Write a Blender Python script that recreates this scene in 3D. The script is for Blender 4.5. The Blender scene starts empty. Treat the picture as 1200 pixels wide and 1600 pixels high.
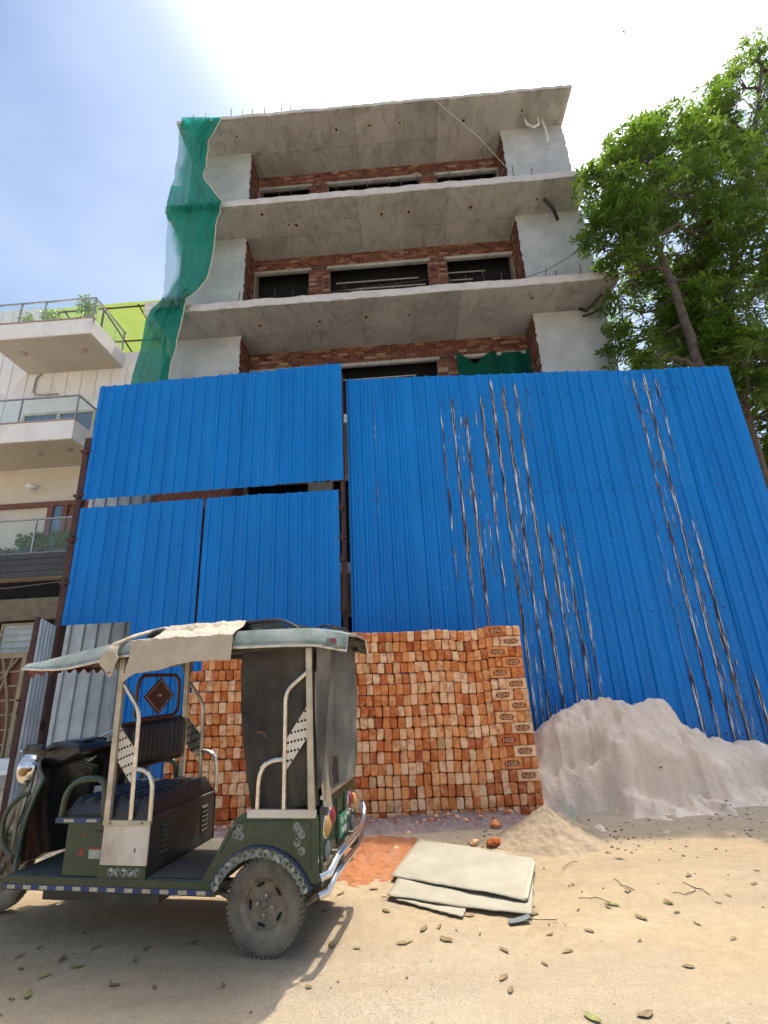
import bpy, math, random
import numpy as np
from mathutils import Matrix, Vector, noise as mnoise
random.seed(7); rng = np.random.default_rng(7)
S = bpy.context.scene
COL = S.collection
R = math.radians
# ------------------------------------------------------------------ camera
FPX, CAMH = 760.0, 1.4                       # focal length in photo pixels, eye height in metres
PITCH, ROLL = R(18.72), R(2.81)
_w = np.array([0, math.cos(PITCH), math.sin(PITCH)]); _u0 = np.array([0, -math.sin(PITCH), math.cos(PITCH)]); _r0 = np.array([1., 0, 0])
_r = math.cos(ROLL)*_r0 - math.sin(ROLL)*_u0; _u = math.sin(ROLL)*_r0 + math.cos(ROLL)*_u0
cd = bpy.data.cameras.new('camera'); cam = bpy.data.objects.new('camera', cd); COL.objects.link(cam)
cd.sensor_fit = 'HORIZONTAL'; cd.sensor_width = 36.0; cd.lens = FPX/1200*36; cd.clip_end = 2000; cd.clip_start = .05
m = Matrix.Identity(4)
for i in range(3):
    m[i][0], m[i][1], m[i][2] = _r[i], _u[i], -_w[i]
m[2][3] = CAMH
cam.matrix_world = m
S.camera = cam
# ------------------------------------------------------------------ sky, sun, exposure
SUNV = Vector((.20, .26, 1.0)).normalized()
elev = math.asin(SUNV.z); azim = math.atan2(SUNV.x, SUNV.y)
W = bpy.data.worlds.new('World'); S.world = W; W.use_nodes = True
nt = W.node_tree; nt.nodes.clear()
out = nt.nodes.new('ShaderNodeOutputWorld'); bg = nt.nodes.new('ShaderNodeBackground')
sky = nt.nodes.new('ShaderNodeTexSky'); sky.sky_type = 'NISHITA'; sky.sun_disc = False
sky.sun_elevation = elev; sky.sun_rotation = azim; sky.air_density = 1.0; sky.dust_density = .7; sky.ozone_density = 1.0
tc = nt.nodes.new('ShaderNodeTexCoord'); mp = nt.nodes.new('ShaderNodeMapping'); mp.inputs['Scale'].default_value = (1, 1, 2.2)
cn = nt.nodes.new('ShaderNodeTexNoise'); cn.inputs['Scale'].default_value = 1.5; cn.inputs['Detail'].default_value = 5; cn.inputs['Roughness'].default_value = .45
cr = nt.nodes.new('ShaderNodeMapRange'); cr.inputs[1].default_value = .38; cr.inputs[2].default_value = .75; cr.inputs[3].default_value = .04; cr.inputs[4].default_value = .55
mx = nt.nodes.new('ShaderNodeMixRGB'); mx.inputs[2].default_value = (4.9, 5.5, 6.4, 1)      # thin bright haze cloud
nt.links.new(tc.outputs['Generated'], mp.inputs[0]); nt.links.new(mp.outputs[0], cn.inputs[0]); nt.links.new(cn.outputs[0], cr.inputs[0])
nt.links.new(cr.outputs[0], mx.inputs[0]); nt.links.new(sky.outputs[0], mx.inputs[1]); 
vd = nt.nodes.new('ShaderNodeVectorMath'); vd.operation = 'DOT_PRODUCT'; vd.inputs[1].default_value = SUNV          # bright haze round the sun
nt.links.new(tc.outputs['Generated'], vd.inputs[0])
pw = nt.nodes.new('ShaderNodeMath'); pw.operation = 'POWER'; pw.use_clamp = False
mxz = nt.nodes.new('ShaderNodeMath'); mxz.operation = 'MAXIMUM'; mxz.inputs[1].default_value = 0.0; nt.links.new(vd.outputs['Value'], mxz.inputs[0])
nt.links.new(mxz.outputs[0], pw.inputs[0]); pw.inputs[1].default_value = 38.0
gl = nt.nodes.new('ShaderNodeVectorMath'); gl.operation = 'SCALE'; gl.inputs[0].default_value = (142, 140, 135); nt.links.new(pw.outputs[0], gl.inputs['Scale'])
ad = nt.nodes.new('ShaderNodeVectorMath'); ad.operation = 'ADD'; nt.links.new(mx.outputs[0], ad.inputs[0]); nt.links.new(gl.outputs[0], ad.inputs[1])
nt.links.new(ad.outputs[0], bg.inputs[0])
bg.inputs[1].default_value = .088
nt.links.new(bg.outputs[0], out.inputs[0])
sd = bpy.data.lights.new('sun', 'SUN'); sd.energy = 2.05; sd.angle = R(.55); sd.color = (1, .93, .82)
sun = bpy.data.objects.new('sun', sd); COL.objects.link(sun)
sun.rotation_euler = SUNV.to_track_quat('Z', 'Y').to_euler(); sun.location = (8, 10, 40)
S.view_settings.view_transform = 'Standard'; S.view_settings.look = 'None'; S.view_settings.gamma = 1; S.view_settings.exposure = 1.27
S.view_settings.use_curve_mapping = False
S.render.resolution_x, S.render.resolution_y = 768, 1024

# ------------------------------------------------------------------ pixel helpers (photo 1200x1600)
def ray(x, y): return (x-600)/FPX*_r + (800-y)/FPX*_u + _w
def G(x, y, z=0.0):
    d = ray(x, y); t = (z-CAMH)/d[2]; return Vector((t*d[0], t*d[1], z))
def PY(x, y, D):
    d = ray(x, y); t = D/d[1]; return Vector((t*d[0], D, CAMH+t*d[2]))
# ------------------------------------------------------------------ mesh helpers
class MB:
    def __init__(s): s.v = []; s.f = []
    def add(s, vs, fs):
        o = len(s.v); s.v += [tuple(p) for p in vs]; s.f += [tuple(i+o for i in f) for f in fs]; return s
    def box(s, x0, x1, y0, y1, z0, z1):
        return s.add([(x0,y0,z0),(x1,y0,z0),(x1,y1,z0),(x0,y1,z0),(x0,y0,z1),(x1,y0,z1),(x1,y1,z1),(x0,y1,z1)],
                     [(0,3,2,1),(4,5,6,7),(0,1,5,4),(1,2,6,5),(2,3,7,6),(3,0,4,7)])
    def bar(s, a, b, w, h=None, up=(0,0,1)):
        h = h or w; a = Vector(a); b = Vector(b); d = (b-a).normalized(); u = Vector(up)
        if abs(d.dot(u)) > .98: u = Vector((0,1,0)) if abs(d.y) < .9 else Vector((1,0,0))
        x = d.cross(u).normalized(); y = x.cross(d)
        vs = [p+sx*x*w/2+sy*y*h/2 for p in (a, b) for sx, sy in ((-1,-1),(1,-1),(1,1),(-1,1))]
        return s.add(vs, [(0,1,2,3),(7,6,5,4),(0,4,5,1),(1,5,6,2),(2,6,7,3),(3,7,4,0)])
    def tube(s, pts, r, n=8, caps=True, closed=False):
        pts = [Vector(p) for p in pts]; rs = r if isinstance(r, (list, tuple)) else [r]*len(pts)
        k = len(pts); o = len(s.v); prev = None
        for i, p in enumerate(pts):
            if closed: d = pts[(i+1) % k]-pts[i-1]
            else: d = pts[min(i+1, k-1)]-pts[max(i-1, 0)]
            d = d.normalized() if d.length > 1e-9 else Vector((0,0,1))
            if prev is None:
                u = d.orthogonal().normalized()
            else:
                u = prev-d*prev.dot(d); u = u.normalized() if u.length > 1e-6 else d.orthogonal().normalized()
            prev = u; w = d.cross(u)
            s.v += [tuple(p+rs[i]*(math.cos(2*math.pi*j/n)*u+math.sin(2*math.pi*j/n)*w)) for j in range(n)]
        for i in range(k if closed else k-1):
            a = o+i*n; b = o+((i+1) % k)*n
            for j in range(n): s.f.append((a+j, a+(j+1) % n, b+(j+1) % n, b+j))
        if caps and not closed:
            s.f.append(tuple(o+j for j in reversed(range(n)))); s.f.append(tuple(o+(k-1)*n+j for j in range(n)))
        return s
    def lathe(s, prof, n=32, axis='y', c=(0,0,0)):
        o = len(s.v); k = len(prof); c = Vector(c)
        for j in range(n):
            a = 2*math.pi*j/n; ca, sa = math.cos(a), math.sin(a)
            for r, t in prof:
                p = Vector((r*ca, t, r*sa)) if axis == 'y' else (Vector((r*ca, r*sa, t)) if axis == 'z' else Vector((t, r*ca, r*sa)))
                s.v.append(tuple(p+c))
        for j in range(n):
            for i in range(k-1):
                a = o+j*k+i; b = o+((j+1) % n)*k+i; s.f.append((a, a+1, b+1, b))
        return s
    def prism(s, poly, t0, t1, axis='y'):
        n = len(poly)
        def p3(p, t): return (p[0], t, p[1]) if axis == 'y' else ((p[0], p[1], t) if axis == 'z' else (t, p[0], p[1]))
        vs = [p3(p, t0) for p in poly]+[p3(p, t1) for p in poly]
        fs = [tuple(range(n)), tuple(reversed(range(n, 2*n)))]+[(i, i+n, (i+1) % n+n, (i+1) % n) for i in range(n)]
        return s.add(vs, fs)
    def grid(s, fn, nu, nv, thick=None):
        o = len(s.v); P = [[Vector(fn(i/nu, j/nv)) for j in range(nv+1)] for i in range(nu+1)]
        for row in P: s.v += [tuple(p) for p in row]
        for i in range(nu):
            for j in range(nv):
                a = o+i*(nv+1)+j; s.f.append((a, a+nv+1, a+nv+2, a+1))
        return s
    def ball(s, c, r, nu=12, nv=8):
        rx, ry, rz = r if isinstance(r, (tuple, list)) else (r, r, r)
        return s.add(*uvball(c, rx, ry, rz, nu, nv))
def uvball(c, rx, ry, rz, nu, nv):
    vs = [(c[0], c[1], c[2]+rz)]; fs = []
    for j in range(1, nv):
        t = math.pi*j/nv
        for i in range(nu):
            a = 2*math.pi*i/nu; vs.append((c[0]+rx*math.sin(t)*math.cos(a), c[1]+ry*math.sin(t)*math.sin(a), c[2]+rz*math.cos(t)))
    vs.append((c[0], c[1], c[2]-rz)); e = len(vs)-1
    for i in range(nu):
        fs.append((0, 1+i, 1+(i+1) % nu)); fs.append((e, e-nu+(i+1) % nu, e-nu+i))
    for j in range(nv-2):
        for i in range(nu):
            a = 1+j*nu; fs.append((a+i, a+nu+i, a+nu+(i+1) % nu, a+(i+1) % nu))
    return vs, fs
def mesh(name, mb, mat, smooth=False, fixn=True):
    me = bpy.data.meshes.new(name); me.from_pydata(mb.v, [], mb.f)
    if fixn:
        import bmesh
        b = bmesh.new(); b.from_mesh(me); bmesh.ops.recalc_face_normals(b, faces=b.faces); b.to_mesh(me); b.free()
    me.materials.append(mat)
    if smooth:
        for p in me.polygons: p.use_smooth = True
        me.set_sharp_from_angle(angle=R(38))
    me.update(); return me
def ob(name, mb, mat, parent=None, smooth=False, fixn=True, bevel=0, solid=0, loc=None, rot=None):
    me = mb if isinstance(mb, bpy.types.Mesh) else mesh(name, mb, mat, smooth, fixn)
    o = bpy.data.objects.new(name, me); COL.objects.link(o)
    if parent: o.parent = parent
    if loc is not None: o.location = loc
    if rot is not None: o.rotation_euler = rot
    if solid:
        md = o.modifiers.new('solid', 'SOLIDIFY'); md.thickness = solid; md.offset = 0
    if bevel:
        md = o.modifiers.new('bevel', 'BEVEL'); md.width = bevel; md.segments = 2; md.limit_method = 'ANGLE'
    return o
def tag(o, label=None, cat=None, group=None, kind=None):
    if label: o['label'] = label
    if cat: o['category'] = cat
    if group: o['group'] = group
    if kind: o['kind'] = kind
    return o
def thing(name, label, cat, loc=(0,0,0), rz=0, group=None):
    o = bpy.data.objects.new(name, None); COL.objects.link(o); o.empty_display_size = .2
    o.location = loc; o.rotation_euler = (0, 0, rz); return tag(o, label, cat, group)
def fbm(x, y, z=0, o=4):
    return mnoise.fractal(Vector((x, y, z)), 1.0, 2.0, o)
# ------------------------------------------------------------------ materials
def newmat(name):
    M = bpy.data.materials.new(name); M.use_nodes = True; n = M.node_tree
    return M, n, n.nodes['Principled BSDF']
def ramp(n, fac, stops, interp='LINEAR'):
    r = n.nodes.new('ShaderNodeValToRGB'); r.color_ramp.interpolation = interp
    e = r.color_ramp.elements
    while len(e) < len(stops): e.new(.5)
    for i, (p, c) in enumerate(stops): e[i].position = p; e[i].color = (*c, 1) if len(c) == 3 else c
    n.links.new(fac, r.inputs[0]); return r.outputs[0]
def texn(n, scale, detail=4, rough=.55, vec=None, scl=None, dist=0):
    t = n.nodes.new('ShaderNodeTexNoise'); t.inputs['Scale'].default_value = scale; t.inputs['Detail'].default_value = detail
    t.inputs['Roughness'].default_value = rough; t.inputs['Distortion'].default_value = dist
    co = n.nodes.new('ShaderNodeTexCoord').outputs['Object'] if vec is None else vec
    if scl:
        mp = n.nodes.new('ShaderNodeMapping'); mp.inputs['Scale'].default_value = scl; n.links.new(co, mp.inputs[0]); co = mp.outputs[0]
    n.links.new(co, t.inputs[0]); return t.outputs[0]
def mixc(n, fac, a, b, mode='MIX'):
    m = n.nodes.new('ShaderNodeMixRGB'); m.blend_type = mode
    for s, v in ((0, fac), (1, a), (2, b)):
        if hasattr(v, 'is_linked'): n.links.new(v, m.inputs[s])
        else: m.inputs[s].default_value = v if s == 0 else (*v, 1)
    return m.outputs[0]
def mth(n, op, a, b=0.0, c=0.0):
    m = n.nodes.new('ShaderNodeMath'); m.operation = op
    for i, v in enumerate((a, b, c)):
        if hasattr(v, 'is_linked'): n.links.new(v, m.inputs[i])
        else: m.inputs[i].default_value = v
    return m.outputs[0]
def bump(n, bs, h, dist=.01, strength=.6):
    b = n.nodes.new('ShaderNodeBump'); b.inputs['Distance'].default_value = dist; b.inputs['Strength'].default_value = strength
    n.links.new(h, b.inputs['Height']); n.links.new(b.outputs[0], bs.inputs['Normal'])
def simple(name, c1, c2=None, rough=.6, metal=0, scale=6, bdist=0, bscale=60, spec=.5, contrast=(.35,.68)):
    M, n, b = newmat(name)
    c2 = c2 or tuple(x*.72 for x in c1)
    col = ramp(n, texn(n, scale, 6, .62), [(contrast[0], c2), (contrast[1], c1)])
    n.links.new(col, b.inputs['Base Color']); b.inputs['Roughness'].default_value = rough; b.inputs['Metallic'].default_value = metal
    b.inputs['Specular IOR Level'].default_value = spec
    rr = mth(n, 'MULTIPLY_ADD', texn(n, scale*2.3, 4), .3, rough-.15); n.links.new(rr, b.inputs['Roughness'])
    if bdist: bump(n, b, texn(n, bscale, 4), bdist)
    return M
def concrete(name, c1, c2, stain, joints=None, scale=1.2):
    M, n, b = newmat(name)
    base = ramp(n, texn(n, scale, 8, .65), [(.3, c2), (.7, c1)])
    st = ramp(n, texn(n, scale*.9, 6, .7, dist=.8), [(.52, (0,0,0)), (.72, (1,1,1))])
    col = mixc(n, mth(n, 'MULTIPLY', st, .65), base, stain)
    sp = ramp(n, texn(n, 38, 3), [(.62, (0,0,0)), (.72, (1,1,1))]); col = mixc(n, mth(n, 'MULTIPLY', sp, .3), col, tuple(x*.55 for x in c2))
    h = texn(n, 26, 6, .7)
    if joints:
        co = n.nodes.new('ShaderNodeTexCoord').outputs['Object']
        sx = n.nodes.new('ShaderNodeSeparateXYZ'); n.links.new(co, sx.inputs[0])
        wob = mth(n, 'MULTIPLY', texn(n, 2.0, 2), .05)
        lines = None
        for axis, per, off, wd in joints:
            v = mth(n, 'ADD', mth(n, 'ADD', sx.outputs[axis], off), wob)
            fr = mth(n, 'FRACT', mth(n, 'DIVIDE', v, per)); d = mth(n, 'ABSOLUTE', mth(n, 'SUBTRACT', fr, .5))
            l = mth(n, 'GREATER_THAN', d, .5-wd/per/2)
            lines = l if lines is None else mth(n, 'MAXIMUM', lines, l)
        brk = ramp(n, texn(n, 5, 4), [(.42, (0,0,0)), (.56, (1,1,1))])
        f = mth(n, 'MULTIPLY', mth(n, 'MULTIPLY', lines, brk), .8)
        col = mixc(n, f, col, tuple(x*.35 for x in c2))
        # each form panel a slightly different grey
        fx = mth(n, 'FLOOR', mth(n, 'DIVIDE', mth(n, 'ADD', sx.outputs[joints[0][0]], joints[0][2]), joints[0][1]))
        wn = n.nodes.new('ShaderNodeTexWhiteNoise'); wn.noise_dimensions = '1D'; n.links.new(fx, wn.inputs['W'])
        col = mixc(n, .34, col, ramp(n, wn.outputs[0], [(0, tuple(x*.55 for x in c2)), (1, c1)]))
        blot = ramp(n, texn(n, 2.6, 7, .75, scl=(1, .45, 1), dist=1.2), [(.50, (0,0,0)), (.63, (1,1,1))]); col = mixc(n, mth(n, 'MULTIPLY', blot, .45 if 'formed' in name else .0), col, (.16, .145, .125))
        h = mth(n, 'SUBTRACT', h, mth(n, 'MULTIPLY', lines, .6))
    n.links.new(col, b.inputs['Base Color']); b.inputs['Roughness'].default_value = .9; b.inputs['Specular IOR Level'].default_value = .25
    bump(n, b, h, .012, .5); return M
def brickmat(name, stops, fleck, dust):
    M, n, b = newmat(name)
    gi = n.nodes.new('ShaderNodeNewGeometry'); oi = n.nodes.new('ShaderNodeObjectInfo')
    rnd = mth(n, 'FRACT', mth(n, 'ADD', mth(n, 'MULTIPLY', gi.outputs['Random Per Island'], 7.31), mth(n, 'MULTIPLY', oi.outputs['Random'], 3.7)))
    col = ramp(n, rnd, stops)
    va = n.nodes.new('ShaderNodeVectorMath'); va.operation = 'ADD'
    tcn = n.nodes.new('ShaderNodeTexCoord'); n.links.new(tcn.outputs['Object'], va.inputs[0])
    cx = n.nodes.new('ShaderNodeCombineXYZ'); n.links.new(mth(n, 'MULTIPLY', rnd, 37.0), cx.inputs[0]); n.links.new(mth(n, 'MULTIPLY', oi.outputs['Random'], 53.0), cx.inputs[2]); n.links.new(cx.outputs[0], va.inputs[1])
    v = va.outputs[0]
    f = ramp(n, texn(n, 11, 5, .65, vec=v, dist=.6), [(.46, (0,0,0)), (.62, (1,1,1))]); col = mixc(n, mth(n, 'MULTIPLY', f, .6), col, fleck)
    d = ramp(n, texn(n, 17, 6, .7, vec=v), [(.50, (0,0,0)), (.66, (1,1,1))]); col = mixc(n, mth(n, 'MULTIPLY', d, .40), col, dust)
    n.links.new(col, b.inputs['Base Color']); b.inputs['Roughness'].default_value = .92; b.inputs['Specular IOR Level'].default_value = .2
    bump(n, b, texn(n, 70, 5, .7, vec=v), .006, .7); return M
def bluesheet():
    M, n, b = newmat('blue_painted_steel')
    tcn = n.nodes.new('ShaderNodeTexCoord'); co = tcn.outputs['Object']
    sx = n.nodes.new('ShaderNodeSeparateXYZ'); n.links.new(co, sx.inputs[0]); X, Z = sx.outputs[0], sx.outputs[2]
    at = n.nodes.new('ShaderNodeAttribute'); at.attribute_name = 'rust'; wear = at.outputs['Fac']
    rb = n.nodes.new('ShaderNodeAttribute'); rb.attribute_name = 'rib'; rib = rb.outputs['Fac']
    base = ramp(n, texn(n, 1.1, 5, .6, scl=(2.5, 1, .5)), [(.3, (.0005, .145, .47)), (.7, (.001, .195, .60))])
    dust = ramp(n, texn(n, 3.2, 6, .7, scl=(4, 1, .35)), [(.55, (0,0,0)), (.8, (1,1,1))]); base = mixc(n, mth(n, 'MULTIPLY', dust, .10), base, (.08, .22, .40))
    spk = ramp(n, texn(n, 42, 2, .5, scl=(1, 1, .7)), [(.71, (0,0,0)), (.735, (1,1,1))]); base = mixc(n, mth(n, 'MULTIPLY', spk, .5), base, (.35, .5, .65))
    oi = n.nodes.new('ShaderNodeObjectInfo'); base = mixc(n, mth(n, 'MULTIPLY', oi.outputs['Random'], .22), base, (.012, .20, .50))
    low = ramp(n, mth(n, 'ADD', mth(n, 'MULTIPLY', Z, -.55), mth(n, 'MULTIPLY', texn(n, 2.2, 6, .7, scl=(3, 1, .6)), 1.1)), [(.0, (0,0,0)), (.75, (1,1,1))]); base = mixc(n, mth(n, 'MULTIPLY', low, .45), base, (.16, .19, .22))
    # worn streaks that follow the ribs
    s1 = texn(n, 1, 5, .62, vec=co, scl=(11, 11, .42)); s2 = texn(n, 1, 6, .72, vec=co, scl=(60, 60, 1.1))
    st = mth(n, 'ADD', mth(n, 'MULTIPLY', s1, .5), mth(n, 'MULTIPLY', s2, .5))
    k = mth(n, 'ADD', mth(n, 'MULTIPLY', wear, .105), mth(n, 'MULTIPLY', mth(n, 'MULTIPLY', rib, wear), .150))
    brkz = mth(n, 'MULTIPLY', mth(n, 'SUBTRACT', texn(n, 1, 4, .65, vec=co, scl=(22, 22, 3.4)), .5), .42)
    lvl = mth(n, 'ADD', mth(n, 'ADD', st, k), mth(n, 'MULTIPLY', brkz, wear))
    edge = ramp(n, lvl, [(.695, (0,0,0)), (.71, (1,1,1))])
    inner = ramp(n, texn(n, 1, 5, .7, vec=co, scl=(70, 70, 2.6)), [(.41, (.012, .010, .012)), (.50, (.10, .040, .022)), (.53, (.16, .19, .23)), (.58, (.66, .72, .78))], 'LINEAR')
    col = mixc(n, edge, base, inner)
    halo = ramp(n, lvl, [(.62, (0,0,0)), (.70, (1,1,1))]); col = mixc(n, mth(n, 'MULTIPLY', mth(n, 'SUBTRACT', halo, edge), .35), col, (.03, .11, .26))
    n.links.new(col, b.inputs['Base Color'])
    n.links.new(mth(n, 'MULTIPLY_ADD', edge, .35, .42), b.inputs['Roughness']); b.inputs['Specular IOR Level'].default_value = .22
    bump(n, b, texn(n, 2.4, 3, .5), .012, .35); return M
def leafmat(name, c1, c2, trans=.5):
    M, n, b = newmat(name)
    gi = n.nodes.new('ShaderNodeNewGeometry')
    col = ramp(n, gi.outputs['Random Per Island'], [(0, c1), (1, c2)])
    n.links.new(col, b.inputs['Base Color']); b.inputs['Roughness'].default_value = .38
    tr = n.nodes.new('ShaderNodeBsdfTranslucent'); n.links.new(mixc(n, .5, col, (.30, .50, .03)), tr.inputs[0])
    ms = n.nodes.new('ShaderNodeMixShader'); ms.inputs[0].default_value = trans
    n.links.new(b.outputs[0], ms.inputs[1]); n.links.new(tr.outputs[0], ms.inputs[2]); n.links.new(ms.outputs[0], n.nodes['Material Output'].inputs[0]); return M
def cloth(name, c1, c2, trans=0, transp=0, tcol=None, scale=5):
    M, n, b = newmat(name)
    col = ramp(n, texn(n, scale, 6, .65), [(.32, c2), (.68, c1)])
    n.links.new(col, b.inputs['Base Color']); b.inputs['Roughness'].default_value = .85; b.inputs['Specular IOR Level'].default_value = .2
    bump(n, b, texn(n, scale*3, 5, .6), .012, .6)
    o = b.outputs[0]
    if trans:
        t = n.nodes.new('ShaderNodeBsdfTranslucent'); t.inputs[0].default_value = (*(tcol or c1), 1)
        ms = n.nodes.new('ShaderNodeMixShader'); ms.inputs[0].default_value = trans; n.links.new(o, ms.inputs[1]); n.links.new(t.outputs[0], ms.inputs[2]); o = ms.outputs[0]
    if transp:
        t = n.nodes.new('ShaderNodeBsdfTransparent'); ms = n.nodes.new('ShaderNodeMixShader')
        at = n.nodes.new('ShaderNodeAttribute'); at.attribute_name = 'open'
        n.links.new(mth(n, 'ADD', mth(n, 'MULTIPLY', at.outputs['Fac'], .50), transp), ms.inputs[0]); n.links.new(o, ms.inputs[1]); n.links.new(t.outputs[0], ms.inputs[2]); o = ms.outputs[0]
    n.links.new(o, n.nodes['Material Output'].inputs[0]); return M
def glassmat(name, tint=(.85,.93,.92), alpha=.75, rough=.05):
    M, n, b = newmat(name)
    b.inputs['Base Color'].default_value = (*tint, 1); b.inputs['Roughness'].default_value = rough
    t = n.nodes.new('ShaderNodeBsdfTransparent'); t.inputs[0].default_value = (*tint, 1)
    g = n.nodes.new('ShaderNodeBsdfGlossy'); g.inputs[1].default_value = rough
    ms = n.nodes.new('ShaderNodeMixShader'); fr = n.nodes.new('ShaderNodeLayerWeight'); fr.inputs[0].default_value = .5
    n.links.new(mth(n, 'MULTIPLY_ADD', mth(n, 'POWER', fr.outputs['Facing'], 3.0), .5, 1-alpha), ms.inputs[0]); n.links.new(t.outputs[0], ms.inputs[1])
    mixb = n.nodes.new('ShaderNodeMixShader'); mixb.inputs[0].default_value = .5; n.links.new(b.outputs[0], mixb.inputs[1]); n.links.new(g.outputs[0], mixb.inputs[2])
    n.links.new(mixb.outputs[0], ms.inputs[2]); n.links.new(ms.outputs[0], n.nodes['Material Output'].inputs[0]); return M
def groundmat():
    M, n, b = newmat('dusty_road')
    dustc = ramp(n, texn(n, .9, 7, .6), [(.3, (.325, .242, .142)), (.7, (.415, .312, .188))])
    fine = ramp(n, texn(n, 13, 7, .7), [(.35, (.26, .188, .11)), (.65, (.425, .32, .20))]); dustc = mixc(n, .45, dustc, fine)
    asp = ramp(n, texn(n, 90, 4, .6), [(.35, (.20, .175, .145)), (.66, (.45, .38, .29))])
    big = texn(n, .55, 5, .6, dist=.4)
    sx = n.nodes.new('ShaderNodeSeparateXYZ'); n.links.new(n.nodes.new('ShaderNodeTexCoord').outputs['Object'], sx.inputs[0])
    near = mth(n, 'MULTIPLY', mth(n, 'SUBTRACT', 4.1, sx.outputs[1]), .17)          # the bare wheel track in the carriageway
    m1 = ramp(n, mth(n, 'ADD', big, near), [(.52, (0,0,0)), (.78, (1,1,1))])
    col = mixc(n, mth(n, 'MULTIPLY', m1, .55), dustc, asp)
    far = ramp(n, mth(n, 'MULTIPLY', mth(n, 'SUBTRACT', sx.outputs[1], 4.6), .6), [(.0, (0,0,0)), (.9, (1,1,1))])
    col = mixc(n, mth(n, 'MULTIPLY', far, .5), col, (.46, .40, .34))
    trk = ramp(n, texn(n, 1, 5, .6, scl=(.35, 3.2, 1), dist=.3), [(.50, (0,0,0)), (.68, (1,1,1))]); col = mixc(n, mth(n, 'MULTIPLY', trk, .38), col, (.25, .195, .135))
    pale = ramp(n, texn(n, 1, 6, .65, scl=(.6, 1.7, 1), dist=.8), [(.55, (0,0,0)), (.70, (1,1,1))]); col = mixc(n, mth(n, 'MULTIPLY', pale, .4), col, (.50, .395, .26))
    peb = ramp(n, texn(n, 120, 2, .5), [(.67, (0,0,0)), (.72, (1,1,1))]); col = mixc(n, mth(n, 'MULTIPLY', peb, .45), col, (.13, .11, .09))
    stn = ramp(n, texn(n, 2.1, 6, .7, dist=1.0), [(.56, (0,0,0)), (.72, (1,1,1))]); col = mixc(n, mth(n, 'MULTIPLY', stn, .25), col, (.24, .19, .13))
    n.links.new(col, b.inputs['Base Color']); b.inputs['Roughness'].default_value = .95; b.inputs['Specular IOR Level'].default_value = .15
    h = mth(n, 'ADD', texn(n, 85, 5, .7), mth(n, 'MULTIPLY', texn(n, 9, 6, .6), 1.6)); bump(n, b, h, .012, .7); return M
M = {}
M['ground'] = groundmat()
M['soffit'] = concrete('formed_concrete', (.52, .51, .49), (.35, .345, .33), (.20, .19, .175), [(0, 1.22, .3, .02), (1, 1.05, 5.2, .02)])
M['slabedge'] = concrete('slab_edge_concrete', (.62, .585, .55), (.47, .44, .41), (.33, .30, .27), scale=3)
M['plaster'] = concrete('grey_cement_plaster', (.51, .523, .523), (.36, .372, .375), (.58, .59, .59), scale=1.6)
M['dark'] = simple('interior_shade_black', (.02, .02, .02), (.012, .012, .012), .9, scale=2)  # near-black base colour stands in for unlit interiors
M['mortar'] = simple('mortar', (.34, .29, .25), (.20, .15, .12), .95, scale=9, bdist=.01)
M['wallbrick'] = brickmat('wall_brick', [(0, (.085, .030, .024)), (.35, (.155, .056, .041)), (.75, (.22, .085, .060)), (.93, (.31, .19, .115)), (1, (.40, .31, .22))], (.10, .03, .025), (.38, .30, .25))
M['brick'] = brickmat('loose_brick', [(0, (.36, .075, .022)), (.18, (.56, .15, .038)), (.42, (.74, .27, .080)), (.62, (.84, .41, .17)), (.80, (.88, .56, .32)), (.93, (.87, .58, .34)), (1, (.52, .33, .13))], (.40, .085, .025), (.86, .58, .35))
M['frog'] = simple('brick_frog', (.20, .050, .022), (.12, .032, .016), .95, scale=30, bdist=.004)
M['letter'] = simple('brick_letter', (.74, .42, .22), (.62, .30, .14), .95, scale=40, bdist=.003)
M['blue'] = bluesheet()
M['galv'] = simple('galvanised_sheet', (.50, .53, .55), (.33, .37, .38), .5, .25, scale=3)
M['rustframe'] = simple('red_oxide_steel', (.085, .032, .024), (.045, .020, .017), .7, .1, scale=9, bdist=.003)
M['rebar'] = simple('rusty_rebar', (.12, .06, .04), (.06, .035, .03), .8, .3, scale=20)
M['lattice'] = simple('tan_lattice_metal', (.34, .26, .15), (.26, .19, .11), .6, scale=6)
M['sand'] = None
def sandmat(name, a, b2, c, peb):
    Mm, n, b = newmat(name)
    col = ramp(n, texn(n, 2.0, 7, .65, dist=.4), [(.3, b2), (.68, a)])
    s = ramp(n, texn(n, 6, 7, .7), [(.5, (0,0,0)), (.7, (1,1,1))]); col = mixc(n, mth(n, 'MULTIPLY', s, .45), col, c)
    p = ramp(n, texn(n, 110, 2), [(.68, (0,0,0)), (.73, (1,1,1))]); col = mixc(n, mth(n, 'MULTIPLY', p, .35), col, peb)
    n.links.new(col, b.inputs['Base Color']); b.inputs['Roughness'].default_value = .97; b.inputs['Specular IOR Level'].default_value = .1
    bump(n, b, mth(n, 'ADD', texn(n, 120, 5, .75), mth(n, 'MULTIPLY', texn(n, 14, 7, .7), 2.2)), .02, .75); return Mm
M['sand'] = sandmat('pale_sand', (.90, .725, .575), (.78, .60, .455), (.58, .42, .30), (.36, .27, .19))
M['sandtan'] = sandmat('tan_sand', (.47, .355, .235), (.38, .28, .18), (.54, .42, .29), (.20, .14, .09))
M['dustred'] = sandmat('brick_dust', (.50, .20, .085), (.38, .15, .07), (.46, .30, .20), (.25, .09, .05))
M['sheetboard'] = simple('grey_board', (.35, .315, .235), (.275, .24, .175), .8, scale=3.5, bdist=.002, bscale=25)
M['boardedge'] = simple('board_edge', (.10, .08, .065), None, .9)
M['leaf'] = leafmat('tree_leaf', (.026, .066, .012), (.105, .170, .022), .40)
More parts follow.
